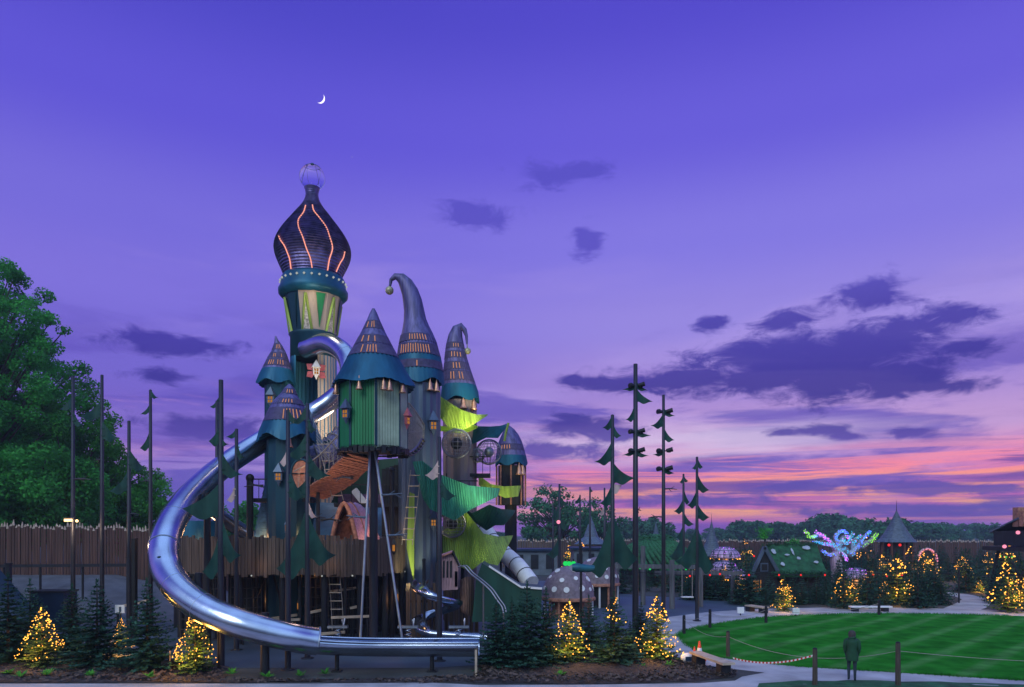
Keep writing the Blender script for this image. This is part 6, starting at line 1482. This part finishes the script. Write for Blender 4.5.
# cones
M_cw = M_white
for px, py, h_, lb_ in ((694.5,661,13,'shorter traffic cone, left of the pair beside the slab bench'),(699.5,661.5,19,'taller orange traffic cone with white band beside the slab bench')):
    D = GD(py); q = G(px, py, .05); hh = h_*D/F; t = thing('traffic_cone', lb_, 'cone', q, 'traffic cones'); s = hh/.7; pr = lambda f: lerp(.15, .03, f)*s
    MB().box(q+Vector((0,0,.02)), (.4*s,.4*s,.04)).build('foot', M_cone, t); MB().lathe(q, [(pr(0),.04),(pr(.35),.35*hh)], 16).build('lower_cone', M_cone, t); MB().lathe(q, [(pr(.35)*1.02,.35*hh),(pr(.65)*1.02,.65*hh)], 16).build('white_band', M_white, t); MB().lathe(q, [(pr(.65),.65*hh),(pr(1),hh),(.005,hh+.01)], 16).build('upper_cone', M_cone, t)
q = G(687,664,.05); t = thing('white_sack', 'small white and blue sack lying beside the cones', 'sack', q); sk = MB().ball(q+Vector((0,0,.16)), .22, 14, 9, .75); sk.build('body', M_white, t); MB().box(q+Vector((.0,-.21,.16)), (.2,.03,.14)).build('blue_patch', M_tarp, t)
for px, py, lb_ in ((740.5,614,'small white box sign left of the far bench'),(796,615,'small white box sign under the lit fir by the cottage')):
    q = G(px, py+1.5); t = thing('box_sign', lb_, 'sign', q, 'small white box signs'); MB().box(q+Vector((0,0,.28)), (.34,.12,.32)).build('panel', M_white, t); MB().cyl(q, q+Vector((0,0,.14)), .03, n=6).build('peg', M_dark, t)
for px, py in ((170,671),(800,604)):
    q = G(px, py, .05); t = thing('ground_spotlight', 'small black ground spotlight on a pale stake beside the slender lit fir' if px < 400 else 'small pale ground spotlight under the cottage', 'spotlight', q); MB().cyl(q, q+Vector((0,0,.6)), .025, n=6).build('stake', M_woodl, t); MB().box(q+Vector((-.05,-.05,.18)), (.32,.22,.2)).build('head', M_black, t)
q = G(476,677); t = thing('marker_stake', 'short wooden stake at the right end of the slide trough', 'stake', q); MB().box(q+Vector((0,0,.42)), (.07,.05,.84)).build('shaft', M_woodl, t); MB().box(q+Vector((0,0,.86)), (.09,.07,.03)).build('cap', M_wood, t)
# ------------------------------------------------------------------ the person on the near path
def person(base, h, face):
    t = thing('person', 'person in a dark green hooded coat standing on the near path', 'person', base); k = h/1.75
    J = {'pel':(0,0,.95),'waist':(0,.0,1.08),'chest':(0,-.01,1.30),'neck':(0,-.01,1.48),'head0':(0,-.03,1.56),'head1':(0,-.035,1.67),
         'shL':(.17,0,1.42),'elL':(.22,.03,1.16),'wrL':(.20,-.08,.95),'shR':(-.17,0,1.42),'elR':(-.22,.02,1.16),'wrR':(-.20,-.10,.96),
         'hipL':(.09,0,.90),'knL':(.10,-.05,.50),'anL':(.10,.0,.09),'toL':(.11,-.17,.04),'hipR':(-.09,0,.90),'knR':(-.09,.03,.50),'anR':(-.09,.10,.09),'toR':(-.10,-.06,.04)}
    Rr = {'pel':.13,'waist':.125,'chest':.145,'neck':.055,'head0':.085,'head1':.088,'shL':.065,'elL':.045,'wrL':.032,'shR':.065,'elR':.045,'wrR':.032,'hipL':.088,'knL':.06,'anL':.042,'toL':.035,'hipR':.088,'knR':.06,'anR':.042,'toR':.035}
    E = [('pel','waist'),('waist','chest'),('chest','neck'),('neck','head0'),('head0','head1'),('chest','shL'),('shL','elL'),('elL','wrL'),('chest','shR'),('shR','elR'),('elR','wrR'),('pel','hipL'),('hipL','knL'),('knL','anL'),('anL','toL'),('pel','hipR'),('hipR','knR'),('knR','anR'),('anR','toR')]
    for sd, sg in (('L',1),('R',-1)):
        w = Vector(J['wr'+sd])
        J['pa'+sd] = tuple(w+Vector((0,-.02,-.06))); Rr['pa'+sd] = .028; E.append(('wr'+sd,'pa'+sd))
        for f, (dx, ln) in enumerate(((-.028,.075),(-.009,.085),(.010,.08),(.028,.062))):
            a = 'f%d%s' % (f,sd); b = 'g%d%s' % (f,sd); J[a] = tuple(Vector(J['pa'+sd])+Vector((0,dx,-.035))); J[b] = tuple(Vector(J['pa'+sd])+Vector((-sg*.012,dx,-.035-ln))); Rr[a] = .0095; Rr[b] = .0075; E += [('pa'+sd,a),(a,b)]
        a = 'th'+sd; J[a] = tuple(w+Vector((-sg*.01,-.06,-.07))); Rr[a] = .010; E.append(('wr'+sd,a))
    ks = list(J); me = bpy.data.meshes.new('body'); me.from_pydata([tuple(Vector(J[q])*k) for q in ks], [(ks.index(a),ks.index(b)) for a, b in E], [])
    o = bpy.data.objects.new('body', me); C.objects.link(o); o.parent = t; me.materials.append(M_trous)
    md = o.modifiers.new('skin', 'SKIN'); 
    for i, q in enumerate(ks): me.skin_vertices[0].data[i].radius = (Rr[q]*k,)*2; me.skin_vertices[0].data[i].use_root = (q == 'pel')
    o.modifiers.new('sub', 'SUBSURF').levels = 2; o.modifiers['sub'].render_levels = 2
    ROOT[o.name] = t.name; W0 = Vector(base); S = lambda x, y, z: W0+Vector((x,y,z))*k
    hd = MB().ball(S(0,-.035,1.63), .098*k, 18, 12, 1.22); hd.sm = [True]*len(hd.sm); hd.build('head', M_skin, t)
    MB().lathe(S(0,-.015,1.62), [(.112*k,-.10*k),(.122*k,0),(.112*k,.07*k),(.07*k,.125*k),(.005,.145*k)], 18, a0=-PI/2+.75, a1=-PI/2+2*PI-.75).build('hair', M_hair, t)
    fc_ = MB()
    for sx in (-.036,.036): fc_.ball(S(sx,-.128,1.645), .011*k, 8, 6)
    fc_.build('eyes', M_black, t); MB().tube([S(0,-.128,1.65), S(0,-.152,1.608), S(0,-.13,1.60)], [.008*k,.016*k,.010*k], 6).build('nose', M_skin, t); MB().tube([S(-.028,-.122,1.565), S(0,-.13,1.562), S(.028,-.122,1.565)], .007*k, 6).build('mouth', M_petal, t)
    ct = MB().lathe(S(0,0,0), [(.20*k,.72*k),(.195*k,.90*k),(.165*k,1.10*k),(.185*k,1.32*k),(.16*k,1.42*k),(.085*k,1.49*k),(.07*k,1.51*k)], 22)
    for sg in (-1,1): ct.tube([S(sg*.13,0,1.42), S(sg*.185,.005,1.38), S(sg*.225,.03,1.16), S(sg*.205,-.07,.98)], [.085*k,.085*k,.065*k,.05*k], 12)
    ct.build('coat', M_coat, t); MB().tube([S(.10*math.cos(a), .02+.07*math.sin(a), 1.50-.02*math.cos(a)) for a in np.linspace(-.3, PI+.3, 14)], .035*k, 8).build('hood', M_coat, t)
    t.rotation_euler = (0,0,face); return t
person(G(852,681.5,.014), 1.50, 2.7)
# ------------------------------------------------------------------ moon and star
D = 3000; c = P(320, 98, D); rm = 4.7*D/F; mb = MB(); dirc = Vector((1,0,-1.0)).normalized(); tocam = -c.normalized()
u = (dirc-tocam*dirc.dot(tocam)).normalized(); v = tocam.cross(u); rows = []
nL = 24
for i in range(nL+1):
    th = -PI/2*.94+PI*.94*i/nL; r_ = []
    for w in np.linspace(.66, 1.0, 6):
        x_, y_ = rm*math.cos(th)*w, rm*math.sin(th); zz_ = math.sqrt(max(0, rm*rm-x_*x_-y_*y_)); r_.append(c+u*x_+v*y_+tocam*zz_)
    rows.append(r_)
flat = [q for r_ in rows for q in r_]; mb.add(flat+[q-tocam*rm*.4 for q in flat], [(i*6+k, i*6+k+1, (i+1)*6+k+1, (i+1)*6+k) for i in range(nL) for k in range(5)]+[((nL+1)*6+i*6+k, (nL+1)*6+(i+1)*6+k, (nL+1)*6+(i+1)*6+k+1, (nL+1)*6+i*6+k+1) for i in range(nL) for k in range(5)])
o = mb.build('moon', E_moon); tag(o, 'thin white crescent moon high in the violet sky', 'moon')
st = MB().ball(P(352,157,D), 1.6, 8, 6); o = st.build('star', glow('starlight', (.8,.8,1), .55)); tag(o, 'faint single star just right of and below the moon', 'star')
# ------------------------------------------------------------------ lamps the photograph shows at work
light('POINT', P(338,432,34.0), 170, (1,.72,.42), .4)                      # floods the cream bay of the tall tower
light('SPOT', P(332,470,33.2), 800, (1,.78,.52), .3, P(324,375,36), 70)
light('SPOT', P(486,572,29.4), 1150, (1,.90,.42), .3, P(478,522,31.3), 85)   # uplights on the lime boughs
light('SPOT', P(492,436,31.9), 1100, (1,.92,.5), .3, P(460,411,33.3), 66)
light('SPOT', P(508,510,34.5), 350, (1,.9,.45), .3, P(495,490,36.5), 90)
light('SPOT', P(500,498,28.4), 340, (1,.9,.35), .3, P(482,490,29.5), 80)
light('SPOT', P(411,600,28.2), 300, (1,.9,.45), .2, P(411,540,29.8), 60)
light('POINT', P(313,292,34.6), 50, (1,.75,.5), .5)                         # gallery ring glow
for px, py, D in ((312,573,28.2),(278,600,31.4),(268,600,31.2),(394,600,28.2)): light('POINT', P(px,py,D), 9, (1,.45,.15), .15)
for px, py, D in ((205,560,27.2),(255,566,26.7),(330,566,26.6)): light('POINT', P(px,py,D), 3, (1,.55,.25), .1)
light('POINT', P(305,470,28.8), 12, (1,.5,.2), .2)
light('POINT', P(338,496,26.6), 45, (1,.62,.42), .2)
# ------------------------------------------------------------------ haze
HZ = 0.0007
if HZ:
    mb = MB().box((0,225,12.7), (1210,590,27.4)); o = mb.build('haze', bpy.data.materials.new('haze_air'), None, (0,0,0)); o['kind'] = 'stuff'
    m = o.data.materials[0]; m.use_nodes = True; nt = m.node_tree; nt.nodes.clear(); pv = nt.nodes.new('ShaderNodeVolumePrincipled'); ou = nt.nodes.new('ShaderNodeOutputMaterial')
    pv.inputs['Color'].default_value = (.62,.86,.95,1); pv.inputs['Density'].default_value = HZ; pv.inputs['Anisotropy'].default_value = .2; nt.links.new(pv.outputs[0], ou.inputs['Volume'])
for o in scn.objects:
    if '_used' in o: del o['_used']
